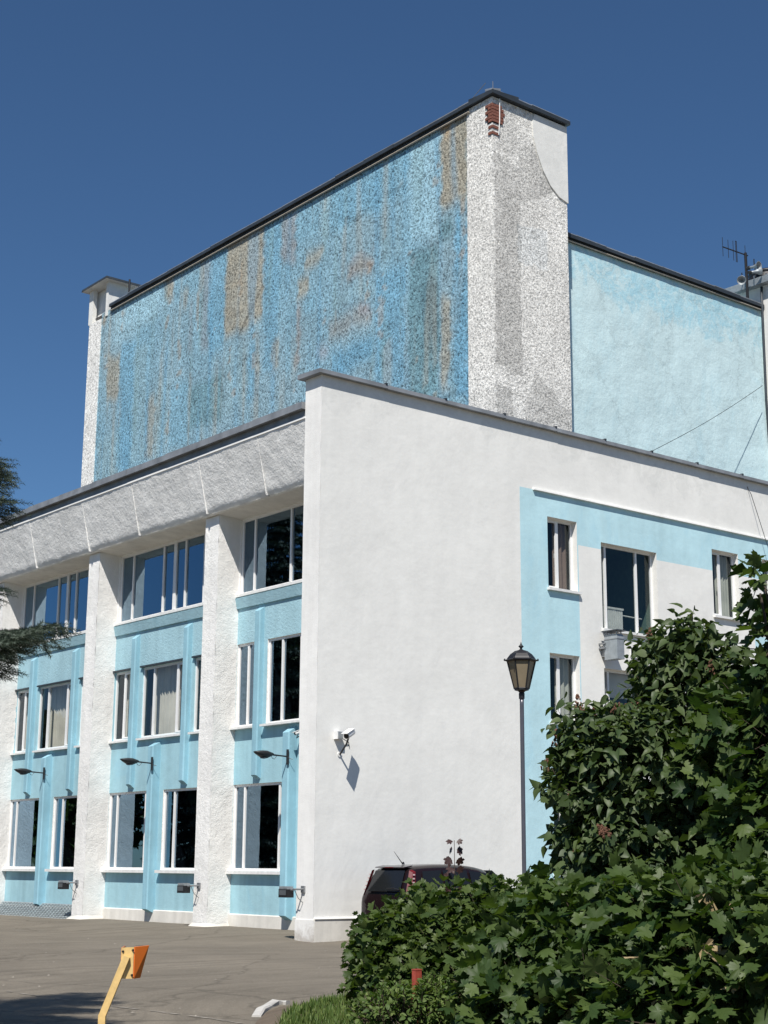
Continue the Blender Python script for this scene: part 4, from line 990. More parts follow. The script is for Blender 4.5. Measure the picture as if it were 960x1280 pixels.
# ------------------------------------------------------------------ parked car by the wall
car = thing('parked_car', 'dark maroon hatchback parked along the white wall behind the bush', 'car', (.62, -1.66, .04))
def car_build():
    # stations along the length: x, half width at belt, half width at roof, z bottom, z belt, z roof
    S = [(0.00, .70, .66, .36, .70, .74), (.03, .80, .66, .30, .98, 1.02), (.10, .83, .64, .26, 1.00, 1.20), (.24, .84, .63, .22, 1.02, 1.545), (.34, .845, .63, .22, 1.02, 1.60), (.9, .85, .64, .20, 1.01, 1.645), (1.6, .85, .65, .20, 1.00, 1.655), (2.2, .85, .64, .20, .99, 1.615), (2.55, .85, .62, .20, .98, 1.53), (3.15, .84, .66, .20, .97, 1.03), (3.6, .82, .62, .22, .90, .95), (3.92, .76, .55, .26, .78, .80), (4.05, .62, .45, .34, .62, .64)]
    V = []; n = 12
    for x, wb, wr, z0, zb_, zr in S:
        ring = [(-wb*.92, z0), (-wb, z0+.14), (-wb*1.005, (z0+zb_)/2+.1), (-wb, zb_), (-wr-(0.02), zr-.05 if zr-zb_ > .1 else zb_+.01), (-wr*.75, zr), (wr*.75, zr), (wr+.02, zr-.05 if zr-zb_ > .1 else zb_+.01), (wb, zb_), (wb*1.005, (z0+zb_)/2+.1), (wb, z0+.14), (wb*.92, z0)]
        V += [(x, y, z) for y, z in ring]
    F = []
    for i in range(len(S)-1):
        for k in range(n): F.append([i*n+k, i*n+(k+1) % n, (i+1)*n+(k+1) % n, (i+1)*n+k])
    F += [list(range(n))[::-1], [(len(S)-1)*n+k for k in range(n)]]
    mb = MB(); mb.add(V, F); b = mb.obj('body', 'carpaint', car, smooth=True)
    bv = b.modifiers.new('soften', 'SUBSURF'); bv.levels = 1; bv.render_levels = 1
    def interp(x):
        for i in range(len(S)-1):
            if S[i][0] <= x <= S[i+1][0]:
                t = (x-S[i][0])/(S[i+1][0]-S[i][0]); return [S[i][k]*(1-t)+S[i+1][k]*t for k in range(6)]
    def side(x, t, sgn, o=.012):
        _, wb, wr, z0, zb_, zr = interp(x); return (x, sgn*(wb+(wr+.02-wb)*t+o), zb_+(zr-.05-zb_)*t)
    for sgn in (-1, 1):
        for x0, x1, x0t, x1t, nm, mt in ((.42, 1.02, .52, 1.02, 'quarter_window', 'carglass'), (1.08, 1.78, 1.08, 1.76, 'side_window', 'carglass'), (1.86, 2.72, 1.84, 2.36, 'side_window', 'carglass')):
            w_ = MB(); w_.quad(side(x0, .10, sgn), side(x1, .10, sgn), side(x1t, .86, sgn), side(x0t, .86, sgn)); w_.obj(nm, mt, car)
        q = MB(); q.hexa([(.03, sgn*.72, .98), (.12, sgn*.845, .96), (.20, sgn*.85, .98), (.12, sgn*.74, 1.0)], [(.20, sgn*.635, 1.50), (.245, sgn*.70, 1.46), (.32, sgn*.70, 1.48), (.27, sgn*.64, 1.52)]); tl = q.obj('taillight', 'tail', car)
        q = MB()
        for k in range(5):
            z = 1.08+k*.08; s_ = (z-1.)/.5; x = .12+.14*s_; y = sgn*(.845-.125*s_); q.box(x-.012, x+.03, y-.012+.0, y+.012, z, z+.03)
        q.obj('light_segment', 'tailclear', tl)['kind'] = 'stuff'
        for xw in (.75, 3.25):
            q = MB(); q.lathe((xw, sgn*.74, .30), [(.20, -.10), (.30, -.10), (.315, -.06), (.315, .06), (.30, .10), (.20, .10)], 20, rot=Matrix.Rotation(math.pi/2, 3, 'X')); wh = q.obj('wheel', 'tyre', car, smooth=True)
            q = MB(); q.lathe((xw, sgn*.80, .30), [(.19, -.05), (.19, .05), (.05, .045)], 16, rot=Matrix.Rotation(math.pi/2, 3, 'X')); q.obj('rim', 'steel', wh)
        q = MB(); q.lathe((2.62, sgn*.93, 1.05), [(.03, -.06), (.085, -.05), (.085, .05), (.03, .06)], 10, rot=Matrix.Rotation(math.pi/2, 3, 'Y')); q.obj('wing_mirror', 'carpaint', car)
    q = MB(); q.quad((.035, -.56, 1.06), (.035, .56, 1.06), (.225, .50, 1.50), (.225, -.50, 1.50))
    q.v = [(x-.03, y, z) for x, y, z in q.v]; q.obj('rear_window', 'carglass', car)
    q = MB(); q.hexa([(.17, -.50, 1.555), (.36, -.52, 1.58), (.36, .52, 1.58), (.17, .50, 1.555)], [(.19, -.49, 1.575), (.40, -.51, 1.61), (.40, .51, 1.61), (.19, .49, 1.575)]); q.obj('spoiler', 'carpaint', car)
    q = MB(); q.box(.158, .169, -.14, .14, 1.556, 1.574); q.obj('brake_light', 'tail', car)
    q = MB(); q.quad((2.60, -.60, 1.50), (2.60, .60, 1.50), (3.14, .68, 1.06), (3.14, -.68, 1.06)); q.v = [(x+.02, y, z+.015) for x, y, z in q.v]; q.obj('windscreen', 'screen', car)
    q = MB(); q.tube([(.55, 0, 1.63), (.30, 0.0, 1.90)], [.012, .004], 5); q.lathe((.56, 0, 1.625), [(.035, 0), (.02, .05), (.008, .06)], 8); q.obj('aerial', 'black', car)
    q = MB(); q.tube([(.0, -.55, 1.10), (-.03, -.40, 1.13), (-.02, -.15, 1.12)], .014, 5); q.obj('rear_wiper', 'black', car)
car_build()

# ------------------------------------------------------------------ yellow barrier rest post
D = 13.0
b0 = at(128, 1268, D); 
bar = thing('barrier_rest', 'bent yellow post with an orange cradle plate standing in the yard', 'barrier post', (float(b0[0]), float(b0[1]), 0.))
O = np.array([b0[0], b0[1], 0.])
RH = np.array([AX_R[0], AX_R[1], 0]); RH /= np.linalg.norm(RH)      # the post leans across the yard, parallel to the photographer's front
RV = np.array([-RH[1], RH[0], 0.])
def bp(r_, f_, z): return tuple(RH*r_+RV*f_+np.array([0, 0, z]))
def sq_tube(mb, p, q, w_):
    p = np.array(p); q = np.array(q); d = q-p; d /= np.linalg.norm(d); s_ = RV; u = np.cross(d, s_)
    h = w_/2
    mb.hexa([tuple(p+u*a*h+s_*b*h) for a, b in ((-1, -1), (1, -1), (1, 1), (-1, 1))], [tuple(q+u*a*h+s_*b*h) for a, b in ((-1, -1), (1, -1), (1, 1), (-1, 1))])
zk = float(b0[2])
mb = MB(); sq_tube(mb, bp(0, 0, 0), bp(0, 0, zk), .060); mb.obj('upright', 'yellow', bar)
mb = MB(); sq_tube(mb, bp(0.0, 0, zk-.012), bp(.185, .01, zk+.475), .058); mb.obj('arm', 'yellow', bar)
mb = MB(); 
mb.hexa([bp(.135, .02, .66), bp(.238, .035, .66), bp(.238, .050, .66), bp(.135, .035, .66)][::1], [bp(.135, .02, .915), bp(.238, .035, .92), bp(.238, .050, .92), bp(.135, .035, .915)])
mb.v = [(x, y, z+zk-.37) for x, y, z in mb.v]
mb.v = [(x, y, z) for x, y, z in mb.v]; cp_ = mb.obj('back_plate', 'yellow', bar)
mb = MB()
for r_, z in ((.148, .885), (.232, .895), (.148, .69), (.232, .69)):
    p = bp(r_, .018+.012*(r_-.135)/.11, z+zk-.37); mb.lathe(p, [(.009, -.008), (.009, .008)], 8, rot=Matrix.Rotation(math.pi/2, 3, 'X'))
mb.obj('bolt', 'lampgrey', cp_)
def wing_plate(pts, th=.008):
    a = [np.array(bp(*p)) for p in pts]; nn = np.cross(a[1]-a[0], a[2]-a[0]); nn /= np.linalg.norm(nn)
    mb = MB(); mb.hexa([tuple(p) for p in a], [tuple(p+nn*th) for p in a]); return mb
zz = zk-.37
wing_plate([(.240, .045, .66+zz), (.278, .16, .66+zz), (.338, .20, .928+zz), (.240, .045, .922+zz)]).obj('cradle_wing', 'orange', bar)
wing_plate([(.131, .035, .70+zz), (.125, .24, .70+zz), (.122, .26, .918+zz), (.131, .035, .915+zz)]).obj('cradle_wing', 'orange', bar)
wing_plate([(.138, .06, .672+zz), (.240, .06, .664+zz), (.258, .16, .664+zz), (.138, .22, .672+zz)]).obj('cradle_floor', 'orange', bar)

# red stake in the bush
p = at(521, 1221, 14.75)
st = thing('red_stake', 'short faded red post poking out of the rounded bush', 'post', (float(p[0]), float(p[1]), 0.))
mb = MB(); mb.box(-.036, .036, -.03, .03, 0, float(p[2])+.06); mb.obj('shaft', 'redpost', st)
mb = MB(); mb.box(-.039, .039, -.033, .033, float(p[2])+.061, float(p[2])+.072); mb.obj('cap', 'redpost', st)

# ------------------------------------------------------------------ kerb and grass island
kp = [onp(x, y, 2, 0) for x, y in ((318, 1271), (324, 1265), (332, 1259.5), (341, 1256), (351, 1255), (361, 1255.5))]
kp = [Vector((p[0], p[1], 0)) for p in kp]
kroot = thing('kerb_stone', 'broken whitewashed kerb piece at the corner of the grass', 'kerb', tuple(kp[2]))
mb = MB(); hs = [.01, .05, .03, .055, .035, .04]; V = []; F = []
for i, p_ in enumerate(kp):
    d = (kp[min(i+1, 5)]-kp[max(i-1, 0)]).normalized(); nn = Vector((d.y, -d.x, 0))     # toward the grass
    for o, z in ((-.04, -.03), (-.035, hs[i]*.8), (-.015, hs[i]), (.05, hs[i]*.98), (.07, hs[i]*.7), (.07, -.03)):
        j = .01*rnd.random(); q = p_+nn*(o+j)-kp[2]; V.append((q.x, q.y, z+j))
for i in range(5):
    for k in range(5): F.append([i*6+k, i*6+k+1, (i+1)*6+k+1, (i+1)*6+k])
F += [[0, 1, 2, 3, 4, 5], [30+k for k in range(6)][::-1]]
mb.add(V, F); mb.obj('stone', 'kerb', kroot)
isl_out = [onp(x, y, 2, 0) for x, y in ((300, 1300), (318, 1276), (333, 1263), (348, 1257), (364, 1256), (400, 1248), (437, 1241), (520, 1226), (640, 1205), (800, 1180), (1000, 1160))]
isl_in = [onp(x, y, 2, .12) for x, y in ((345, 1330), (350, 1290), (362, 1272), (376, 1262), (392, 1257), (420, 1250), (450, 1245), (560, 1226), (700, 1206), (820, 1188), (1020, 1172))]
mb = MB(); V = []; F = []
for a, b_ in zip(isl_out, isl_in): V += [(a[0], a[1], -.01), (b_[0], b_[1], .12)]
far = at(1100, 1600, 8.0)
n = len(isl_out)
V2 = [(-3.0, -24, .12), (-8.5, -21.5, .12), (1.5, -14, .12)]
for i in range(n-1): F.append([2*i, 2*i+2, 2*i+3, 2*i+1])
c_ = len(V); V.append((-5.5, -16.5, .14))
for i in range(n-1): F.append([2*i+1, 2*i+3, c_])
V.append((-6.5, -24, .1)); V.append((4, -14, .1))
F.append([1, c_, c_+1]); F.append([2*(n-1)+1, c_+2, c_]); F.append([c_, c_+2, c_+1])
mb.add(V, F); tag(mb.obj('earth_island', 'soil', smooth=False), kind='structure')

def grass_patch(name, poly, n, h, z):
    P_ = np.array([[p[0], p[1]] for p in poly]); tri = [(0, i, i+1) for i in range(1, len(P_)-1)]
    A_ = np.array([abs(np.cross(P_[b]-P_[a], P_[c]-P_[a])) for a, b, c in tri]); A_ /= A_.sum()
    k = rng.choice(len(tri), n, p=A_); u = np.sqrt(rng.random(n)); v_ = rng.random(n)
    T = np.array(tri)[k]; pts = P_[T[:, 0]]*(1-u)[:, None]+P_[T[:, 1]]*(u*(1-v_))[:, None]+P_[T[:, 2]]*(u*v_)[:, None]
    an = rng.random(n)*2*np.pi; hh = h*(.4+rng.random(n)*.9); le = (rng.random(n)-.5)*1.1; wd = .006+.005*rng.random(n)
    dx, dy = np.cos(an), np.sin(an); V = np.zeros((n, 5, 3))
    for i, (t, ww) in enumerate(((0, 1), (0, -1), (.55, .8), (.55, -.8), (1, 0))):
        V[:, i, 0] = pts[:, 0]+dx*wd*ww-dy*le*hh*t*t; V[:, i, 1] = pts[:, 1]+dy*wd*ww+dx*le*hh*t*t; V[:, i, 2] = z+hh*t*(1-.25*abs(le)*t)
    B_ = (np.arange(n)*5)[:, None]
    F_ = np.concatenate([B_+np.array([[0, 1, 3]]), B_+np.array([[0, 3, 2]]), B_+np.array([[2, 3, 4]])])
    o = fast_obj(name, V.reshape(-1, 3), F_, 'grass', tone=np.repeat(rng.random(n), 5))
    return tag(o, kind='stuff')
gp = [onp(x, y, 2, .10) for x, y in ((368, 1263), (400, 1254), (440, 1247), (520, 1234), (600, 1290), (480, 1330), (330, 1330), (350, 1280))]
grass_patch('grass', gp, 9000, .11, .10)

# ------------------------------------------------------------------ leaves
def tpl(outline_half, mid, fold=.3, curl=.25):
    """two-sided fan leaf: midrib points and right-half outline, mirrored; returns verts, tris (x width, y length)"""
    V = []; F = []
    def z(x, y): return fold*abs(x)-curl*y*y
    for x, y in mid: V.append((x, y, z(x, y)))
    nm = len(mid)
    def half(sg):
        b = len(V)
        for x, y in outline_half: V.append((sg*x, y, z(x, y)))
        return b
    out = []
    for sg in (1, -1):
        b = half(sg); n = len(outline_half)
        # strip between midrib and outline by nearest y order
        i = j = 0
        while i < nm-1 or j < n-1:
            if j < n-1 and (i == nm-1 or outline_half[j+1][1] <= mid[i+1][1]): f = [i, b+j, b+j+1]; j += 1
            else: f = [i, b+j, i+1]; i += 1
            F.append(f if sg > 0 else f[::-1])
    return np.array(V), np.array(F)
HEART2 = tpl([(.15, -.08), (.33, .04), (.40, .24), (.33, .52), (.16, .78), (.02, .98)], [(0, 0), (0, .3), (0, .65), (0, 1.0)], .75, .55)
HEART3 = tpl([(.17, -.10), (.38, .02), (.46, .24), (.38, .50), (.19, .76), (.02, .96)], [(0, 0), (0, .3), (0, .65), (0, 1.0)], .08, -.12)
HEART = tpl([(.16, -.10), (.36, .02), (.43, .22), (.36, .50), (.18, .78), (.02, .98)], [(0, 0), (0, .3), (0, .65), (0, 1.0)], .35, .28)
OVATE = tpl([(.10, .02), (.26, .22), (.30, .45), (.20, .72), (.02, .97)], [(0, 0), (0, .3), (0, .65), (0, 1.0)], .3, .3)
def maple_tpl(f1=.22, f2=.30, f3=.35, sx=1.):
    o = [(0, 1.0), (.09, .86), (.23, .82), (.20, .66), (.38, .72), (.60, .74), (.54, .60), (.60, .46), (.44, .40), (.52, .28), (.58, .12), (.34, .06), (.10, -.04)]
    pts = o+[(0, .04)]+[(-x, y) for x, y in o[1:]][::-1]
    def z(x, y): return f1*abs(x)-f2*(y-.35)**2-f3*x*x
    V = [(0, .36, -.02)]+[(x*sx, y, z(x, y)) for x, y in pts]; n = len(pts)
    return np.array(V), np.array([[0, 1+(i+1) % n, 1+i] for i in range(n)])
MAPLE = maple_tpl(); MAPLES = [MAPLE, maple_tpl(.6, .1, .2, .85), maple_tpl(-.05, .55, .7, .95), maple_tpl(.3, -.25, .1, 1.05)]; HEARTS = [HEART, HEART2, HEART3]

def frames(tipdir, nrm):
    y = tipdir/np.linalg.norm(tipdir, axis=1, keepdims=True)
    z = nrm-(nrm*y).sum(1, keepdims=True)*y; z /= np.linalg.norm(z, axis=1, keepdims=True)+1e-9
    x = np.cross(y, z); return np.stack([x, y, z], axis=2)     # columns
def scatter_leaves(name, tp, pos, Rm, size, tone, mat, parent):
    V, F = tp; n = len(pos)
    VV = np.einsum('nij,vj->nvi', Rm, V)*size[:, None, None]+pos[:, None, :]
    FF = (np.arange(n)*len(V))[:, None, None]+F[None]
    return fast_obj(name, VV.reshape(-1, 3), FF.reshape(-1, 3), mat, parent, np.repeat(tone, len(V)), smooth=True)

def shoots(blobs, n, per, length, leaf, up=.5, droop=.6, inner=.35, seed=1, wild=.62):
    """leaf clusters along short shoots that leave the skin of overlapping ellipsoids"""
    g_ = np.random.default_rng(seed); pos = []; tip = []; nrm = []; ax = []
    wts = np.array([b[3]*b[4]+b[4]*b[5]+b[3]*b[5] for b in blobs]); wts /= wts.sum()
    Bc_ = np.array([b[:3] for b in blobs]); Br = np.array([b[3:6] for b in blobs])
    c = 0; tries = 0
    while c < n and tries < n*6:
        tries += 1
        k = g_.choice(len(blobs), p=wts); d = g_.normal(size=3); d /= np.linalg.norm(d)
        if d[2] < -.5 and g_.random() < .6: continue
        inn = g_.random() < inner
        rr = (.35+.45*g_.random()) if inn else (.78+.26*g_.random()**1.5)
        p0 = Bc_[k]+Br[k]*d*rr
        # do not leave shoots buried deep in other blobs
        q = (((p0-Bc_)/Br)**2).sum(1)
        if not inn and (q < .45).any() and g_.random() < .8: continue
        out = d/Br[k]; out /= np.linalg.norm(out)
        sd_ = out*.9+np.array([0, 0, up])+g_.normal(size=3)*.35; sd_ /= np.linalg.norm(sd_)
        L = length*(.5+.9*g_.random()); m_ = max(2, int(per*(.6+.8*g_.random())))
        ref = np.cross(sd_, [0, 0, 1]); ref /= np.linalg.norm(ref)+1e-9; ref2 = np.cross(sd_, ref); ph = g_.random()*6.28
        for j in range(m_):
            t = (j+.6)/m_; a = ph+j*2.4; sideways = ref*math.cos(a)+ref2*math.sin(a)
            pp_ = p0+sd_*L*t+np.array([0, 0, -.10*L*t*t])
            td = sideways*.8+sd_*(.25+.6*t)+out*.35+np.array([0, 0, -droop*(.5+g_.random())])+g_.normal(size=3)*.2
            nn_ = np.array([0, 0, .85])+out*.7+g_.normal(size=3)*wild
            pos.append(pp_+sideways*leaf*.25); tip.append(td); nrm.append(nn_)
        ax.append((p0, p0+sd_*L)); c += 1
    return np.array(pos), np.array(tip), np.array(nrm), ax

def plant(root, tp, mat, blobs, n, per, length, leaf, nlimbs, base, up=.5, droop=.6, inner=.35, seed=1, singles=300, leaf_name='leaf', stems=True, limb_r=.03):
    pos, tip, nrm, ax = shoots(blobs, n, per, length, leaf, up, droop, inner, seed)
    g_ = np.random.default_rng(seed+50)
    keep = pos[:, 2] > .03; pos, tip, nrm = pos[keep], tip[keep], nrm[keep]
    L = np.array(root.location); pl = pos-L
    size = leaf*(.42+.80*g_.random(len(pos))**.9); tone = np.clip(g_.normal(.42, .26, len(pos)), 0, 1); Rm = frames(tip, nrm)
    # the leaves nearest the viewer are objects of their own
    dist = ((pos-CAM)**2).sum(1)**.5-.6*size/leaf*0
    u = (pos-CAM)@AX_R/((pos-CAM)@AX_F)*FPX+480; v_ = 640-(pos-CAM)@AX_U/((pos-CAM)@AX_F)*FPX
    vis = (u > -5) & (u < 965) & (v_ > 0) & (v_ < 1285)
    score = np.where(vis, size/dist, 0) - .0006*np.where(vis, dist-dist.min(), 99)
    order = np.argsort(-score); one = order[:singles]; rest = order[singles:]
    tps = tp if isinstance(tp, list) else [tp]; which = g_.integers(0, len(tps), len(pos))
    for k, t_ in enumerate(tps):
        q = rest[which[rest] == k]
        scatter_leaves('foliage', t_, pl[q], Rm[q], size[q], tone[q], mat, root)['kind'] = 'stuff'
    variants = []
    for k in range(6*len(tps)):
        V, F = tps[k//6]; me_o = fast_obj(leaf_name, V, F, mat, root, np.full(len(V), (k % 6)/5.), smooth=True); variants.append(me_o.data)
        bpy.data.objects.remove(me_o)
    for i in one:
        o = bpy.data.objects.new(leaf_name, variants[int(which[i])*6+min(5, int(tone[i]*6))]); COL.objects.link(o); o.parent = root
        mm = Matrix(((*(Rm[i][0]*size[i]), pl[i][0]), (*(Rm[i][1]*size[i]), pl[i][1]), (*(Rm[i][2]*size[i]), pl[i][2]), (0, 0, 0, 1)))
        o.matrix_local = mm
    # woody skeleton: limbs from the base to the blobs, fine shoots at the ends
    sk = MB(); bs = Vector(base)-Vector(L)
    for i in range(nlimbs):
        b = blobs[i % len(blobs)]; e = Vector(b[:3])-Vector(L)+Vector(g_.normal(size=3))*.25*b[3]
        s0 = bs+Vector((g_.normal()*.12, g_.normal()*.12, 0)); mid = s0.lerp(e, .5)+Vector((g_.normal()*.12, g_.normal()*.12, .15))
        sk.tube([s0, s0.lerp(mid, .5), mid, mid.lerp(e, .6), e], [limb_r, limb_r*.85, limb_r*.6, limb_r*.4, limb_r*.2], 6)
    sk.obj('limb', 'bark', root, smooth=True)
    tw = MB()
    for k in g_.choice(len(ax), min(len(ax), 500), replace=False):
        a, b = ax[k]; a = Vector(a)-Vector(L); b = Vector(b)-Vector(L); tw.tube([a-(b-a)*.5, a, b], [.006, .004, .002], 3, caps=False)
    t_ = tw.obj('twig', 'twig', root); t_['kind'] = 'stuff'
    return pos

def blob(px, py, D, rx, ry, rz): p = at(px, py, D); return (float(p[0]), float(p[1]), float(p[2]), rx, ry, rz)
def gp_(px, D):                               # a spot on the ground
    p = at(px, 1085, D); return (float(p[0]), float(p[1]), 0.)

# rounded bush in front of the car
g0 = gp_(555, 16.3)
bush = thing('rounded_bush', 'low rounded green bush in front of the dark car', 'bush', g0)
plant(bush, MAPLES, 'hedge', [blob(560, 1195, 16.3, .85, .85, .62), blob(512, 1205, 16.0, .52, .55, .50), blob(625, 1190, 16.2, .7, .7, .60), blob(560, 1240, 15.6, .85, .7, .45), blob(498, 1228, 15.8, .36, .40, .40), blob(665, 1195, 15.6, .5, .5, .55)],
      2100, 6, .22, .102, 14, g0, up=.35, droop=.55, inner=.3, seed=3)
# big maple hedge on the right
g1 = gp_(800, 12.6)
hedge = thing('maple_hedge', 'broad-leaved maple hedge filling the lower right corner', 'hedge', g1)
hp_ = plant(hedge, MAPLES, 'maple', [blob(720, 1190, 13.6, .6, .6, .50), blob(800, 1190, 13.0, .75, .7, .52), blob(890, 1192, 12.4, .8, .8, .52), blob(980, 1192, 11.8, .85, .85, .55), blob(700, 1270, 12.9, .65, .65, .42), blob(800, 1270, 12.2, .8, .7, .5), blob(900, 1275, 11.6, .8, .8, .55), blob(1080, 1190, 11.2, .9, .9, .7), blob(655, 1235, 14.2, .5, .5, .5)],
      2100, 6, .28, .152, 18, g1, up=.35, droop=.55, inner=.3, seed=4)
# lilac
g2 = gp_(830, 15.0)
lil = thing('lilac_shrub', 'tall lilac shrub with dry brown seed heads in front of the blue wall', 'shrub', g2)
lb = [blob(800, 985, 14.6, .72, .8, .70), blob(764, 950, 14.8, .38, .45, .42), blob(862, 880, 15.0, .42, .6, .62), blob(852, 825, 15.0, .20, .25, .30), blob(915, 940, 14.8, .6, .7, .75), blob(815, 1075, 14.4, .75, .8, .45), blob(726, 995, 14.4, .26, .30, .16), blob(772, 1055, 14.3, .42, .5, .42), blob(742, 1068, 14.6, .20, .25, .25), blob(930, 1030, 14.4, .7, .7, .7), blob(726, 915, 14.9, .13, .2, .14)]
lp_ = plant(lil, HEARTS, 'lilac', lb, 2400, 7, .25, .102, 16, g2, up=.75, droop=.75, inner=.3, seed=5)
# dry seed heads: two shared meshes
def seed_mesh(s_):
    g_ = np.random.default_rng(s_); mb = MB()
    for i in range(26):
        t = g_.random(); a = g_.random()*6.28; r_ = .045*(1-t)+.006
        c = Vector((r_*math.cos(a), r_*math.sin(a), t*.15)); q = .009+.004*g_.random()
        mb.add([c+Vector(v)*q for v in ((1, 0, 0), (-1, 0, 0), (0, 1, 0), (0, -1, 0), (0, 0, 1.4), (0, 0, -1.4))], [[0, 2, 4], [2, 1, 4], [1, 3, 4], [3, 0, 4], [2, 0, 5], [1, 2, 5], [3, 1, 5], [0, 3, 5]])
    o = mb.obj('seed_head', 'seed', lil); d = o.data; bpy.data.objects.remove(o); return d
sms = [seed_mesh(i) for i in range(3)]
g_ = np.random.default_rng(9)
camdir = -AX_F
cand = []
for k in g_.permutation(len(lp_)):
    p_ = lp_[k]
    dd = (p_-np.array([g2[0], g2[1], p_[2]]))
    q = min((((p_-np.array(b[:3]))/np.array(b[3:6]))**2).sum() for b in lb)
    if q > 1.0 and dd@np.array([-.6, -.76, 0]) > -.35: cand.append(p_)
    if len(cand) >= 46: break
for p_ in cand:
    o = bpy.data.objects.new('seed_head', sms[int(g_.integers(3))]); COL.objects.link(o); o.parent = lil
    o.location = tuple(p_-np.array(g2)+np.array([-.02, -.03, .05])); o.rotation_euler = (g_.normal()*.4, g_.normal()*.4, g_.random()*6.28)
    s_ = .75+.6*g_.random(); o.scale = (s_, s_, s_)
M['samara'] = plain('tan_maple_keys', (.30, .23, .12), .8, var=.4, vscale=30.)
kb = MB(); KV = [Vector((0, 0, 0))]; KF = []
for i in range(9):
    a = i*.7; c = Vector((.035*math.cos(a), .035*math.sin(a), -.012*i)); e = c+Vector((math.cos(a*2.1)*.035, math.sin(a*2.1)*.035, -.025)); s_ = Vector((-.006, .006, .004))
    b_ = len(KV); KV += [c.lerp(e, .5)+s_*1.6, e, c.lerp(e, .5)-s_*1.2]; KF.append([0, b_, b_+1, b_+2])
kb.add(KV, KF)
ko = kb.obj('seed_keys', 'samara', hedge); kd = ko.data; bpy.data.objects.remove(ko)
dep = (hp_-CAM)@AX_F; uu = (hp_-CAM)@AX_R/dep*FPX+480; vv = 640-(hp_-CAM)@AX_U/dep*FPX
ok = [i for i in np.argsort(dep) if 650 < uu[i] < 955 and 1100 < vv[i] < 1270][:900]
for i in g_.choice(ok, 34, replace=False):
    o = bpy.data.objects.new('seed_keys', kd); COL.objects.link(o); o.parent = hedge
    o.location = tuple(hp_[i]-np.array(g1)-AX_F*.06+np.array([0, 0, .04])); o.rotation_euler = (g_.normal()*.5, g_.normal()*.5, g_.random()*6.28); s_ = .9+.9*g_.random(); o.scale = (s_, s_, s_)
# maple reaching in from the right
g3 = gp_(1090, 13.6)
mp = thing('young_maple', 'young maple with large dark leaves at the right edge above the hedge', 'tree', g3)
plant(mp, MAPLES, 'maple', [blob(1020, 810, 13.4, .30, .30, .5), blob(955, 735, 13.3, .10, .12, .12), blob(958, 805, 13.3, .13, .2, .10), blob(1000, 930, 13.4, .6, .6, .45), blob(935, 910, 13.6, .30, .35, .25), blob(1000, 1030, 13.2, .7, .7, .5), blob(940, 985, 13.6, .38, .4, .25), blob(1090, 820, 13.6, .6, .6, 1.0), blob(890, 955, 13.9, .22, .3, .14)],
      800, 6, .26, .155, 12, g3, up=.3, droop=.5, inner=.25, seed=6, limb_r=.05)
mb = MB(); mb.tube([(0, 0, 0), (.03, .02, 1.2), (-.02, .05, 2.6), (.02, 0, 3.9), (0, 0, 4.8)], [.09, .08, .065, .04, .015], 8); mb.obj('trunk', 'bark', mp, smooth=True)

# thin dark-leaved sapling that stands up in front of the wall
p = at(568, 1098, 16.4)
sap = thing('sapling', 'thin sapling with dark red leaves rising above the bush and the car roof', 'sapling', (float(p[0]), float(p[1]), 0.))
mb = MB(); ztop = float(at(568, 1050, 16.4)[2]); mb.tube([(0, 0, 0), (.01, 0, 1.0), (0, 0, ztop)], [.010, .007, .003], 5); mb.obj('stem', 'twig', sap)
V, F = MAPLE
red = fast_obj('leaf', V, F, 'redleaf', sap, np.full(len(V), .5), smooth=True); rd = red.data; bpy.data.objects.remove(red)
g_ = np.random.default_rng(12)
for z, k in ((ztop, 2), (ztop-.09, 2), (ztop-.2, 3), (ztop-.29, 2), (ztop-.36, 2), (ztop-.5, 3)):
    a0 = g_.random()*6
    for j in range(k):
        a = math.atan2(-AX_R[1], -AX_R[0])+math.pi*j+g_.normal()*.5; td = np.array([[math.cos(a), math.sin(a), -.75]]); nn_ = np.array([[-AX_F[0], -AX_F[1], .5]])+g_.normal(size=(1, 3))*.35
        Rm = frames(td, nn_)[0]; s_ = .062+.03*g_.random(); q = np.array([.04*math.cos(a), .04*math.sin(a), z])
        o = bpy.data.objects.new('leaf', rd); COL.objects.link(o); o.parent = sap
        o.matrix_local = Matrix(((*(Rm[0]*s_), q[0]), (*(Rm[1]*s_), q[1]), (*(Rm[2]*s_), q[2]), (0, 0, 0, 1)))
# low plants at the foot of the bush
g4 = gp_(515, 14.3)
lo = thing('low_shrub', 'small bright green shrub below the red stake', 'shrub', g4)
plant(lo, OVATE, 'grass', [blob(512, 1266, 14.3, .42, .26, .16), blob(480, 1274, 14.4, .25, .22, .12), blob(545, 1262, 14.4, .22, .2, .16)], 330, 8, .16, .06, 5, g4, up=.8, droop=.2, seed=8, singles=60, limb_r=.008)
g5 = gp_(615, 14.6)
lo2 = thing('feathery_shrub', 'small feathery dark shrub between the bush and the hedge', 'shrub', g5)
plant(lo2, OVATE, 'hedge', [blob(618, 1245, 14.6, .3, .3, .26)], 420, 10, .16, .035, 5, g5, up=.8, droop=.2, seed=9, singles=60, limb_r=.008)
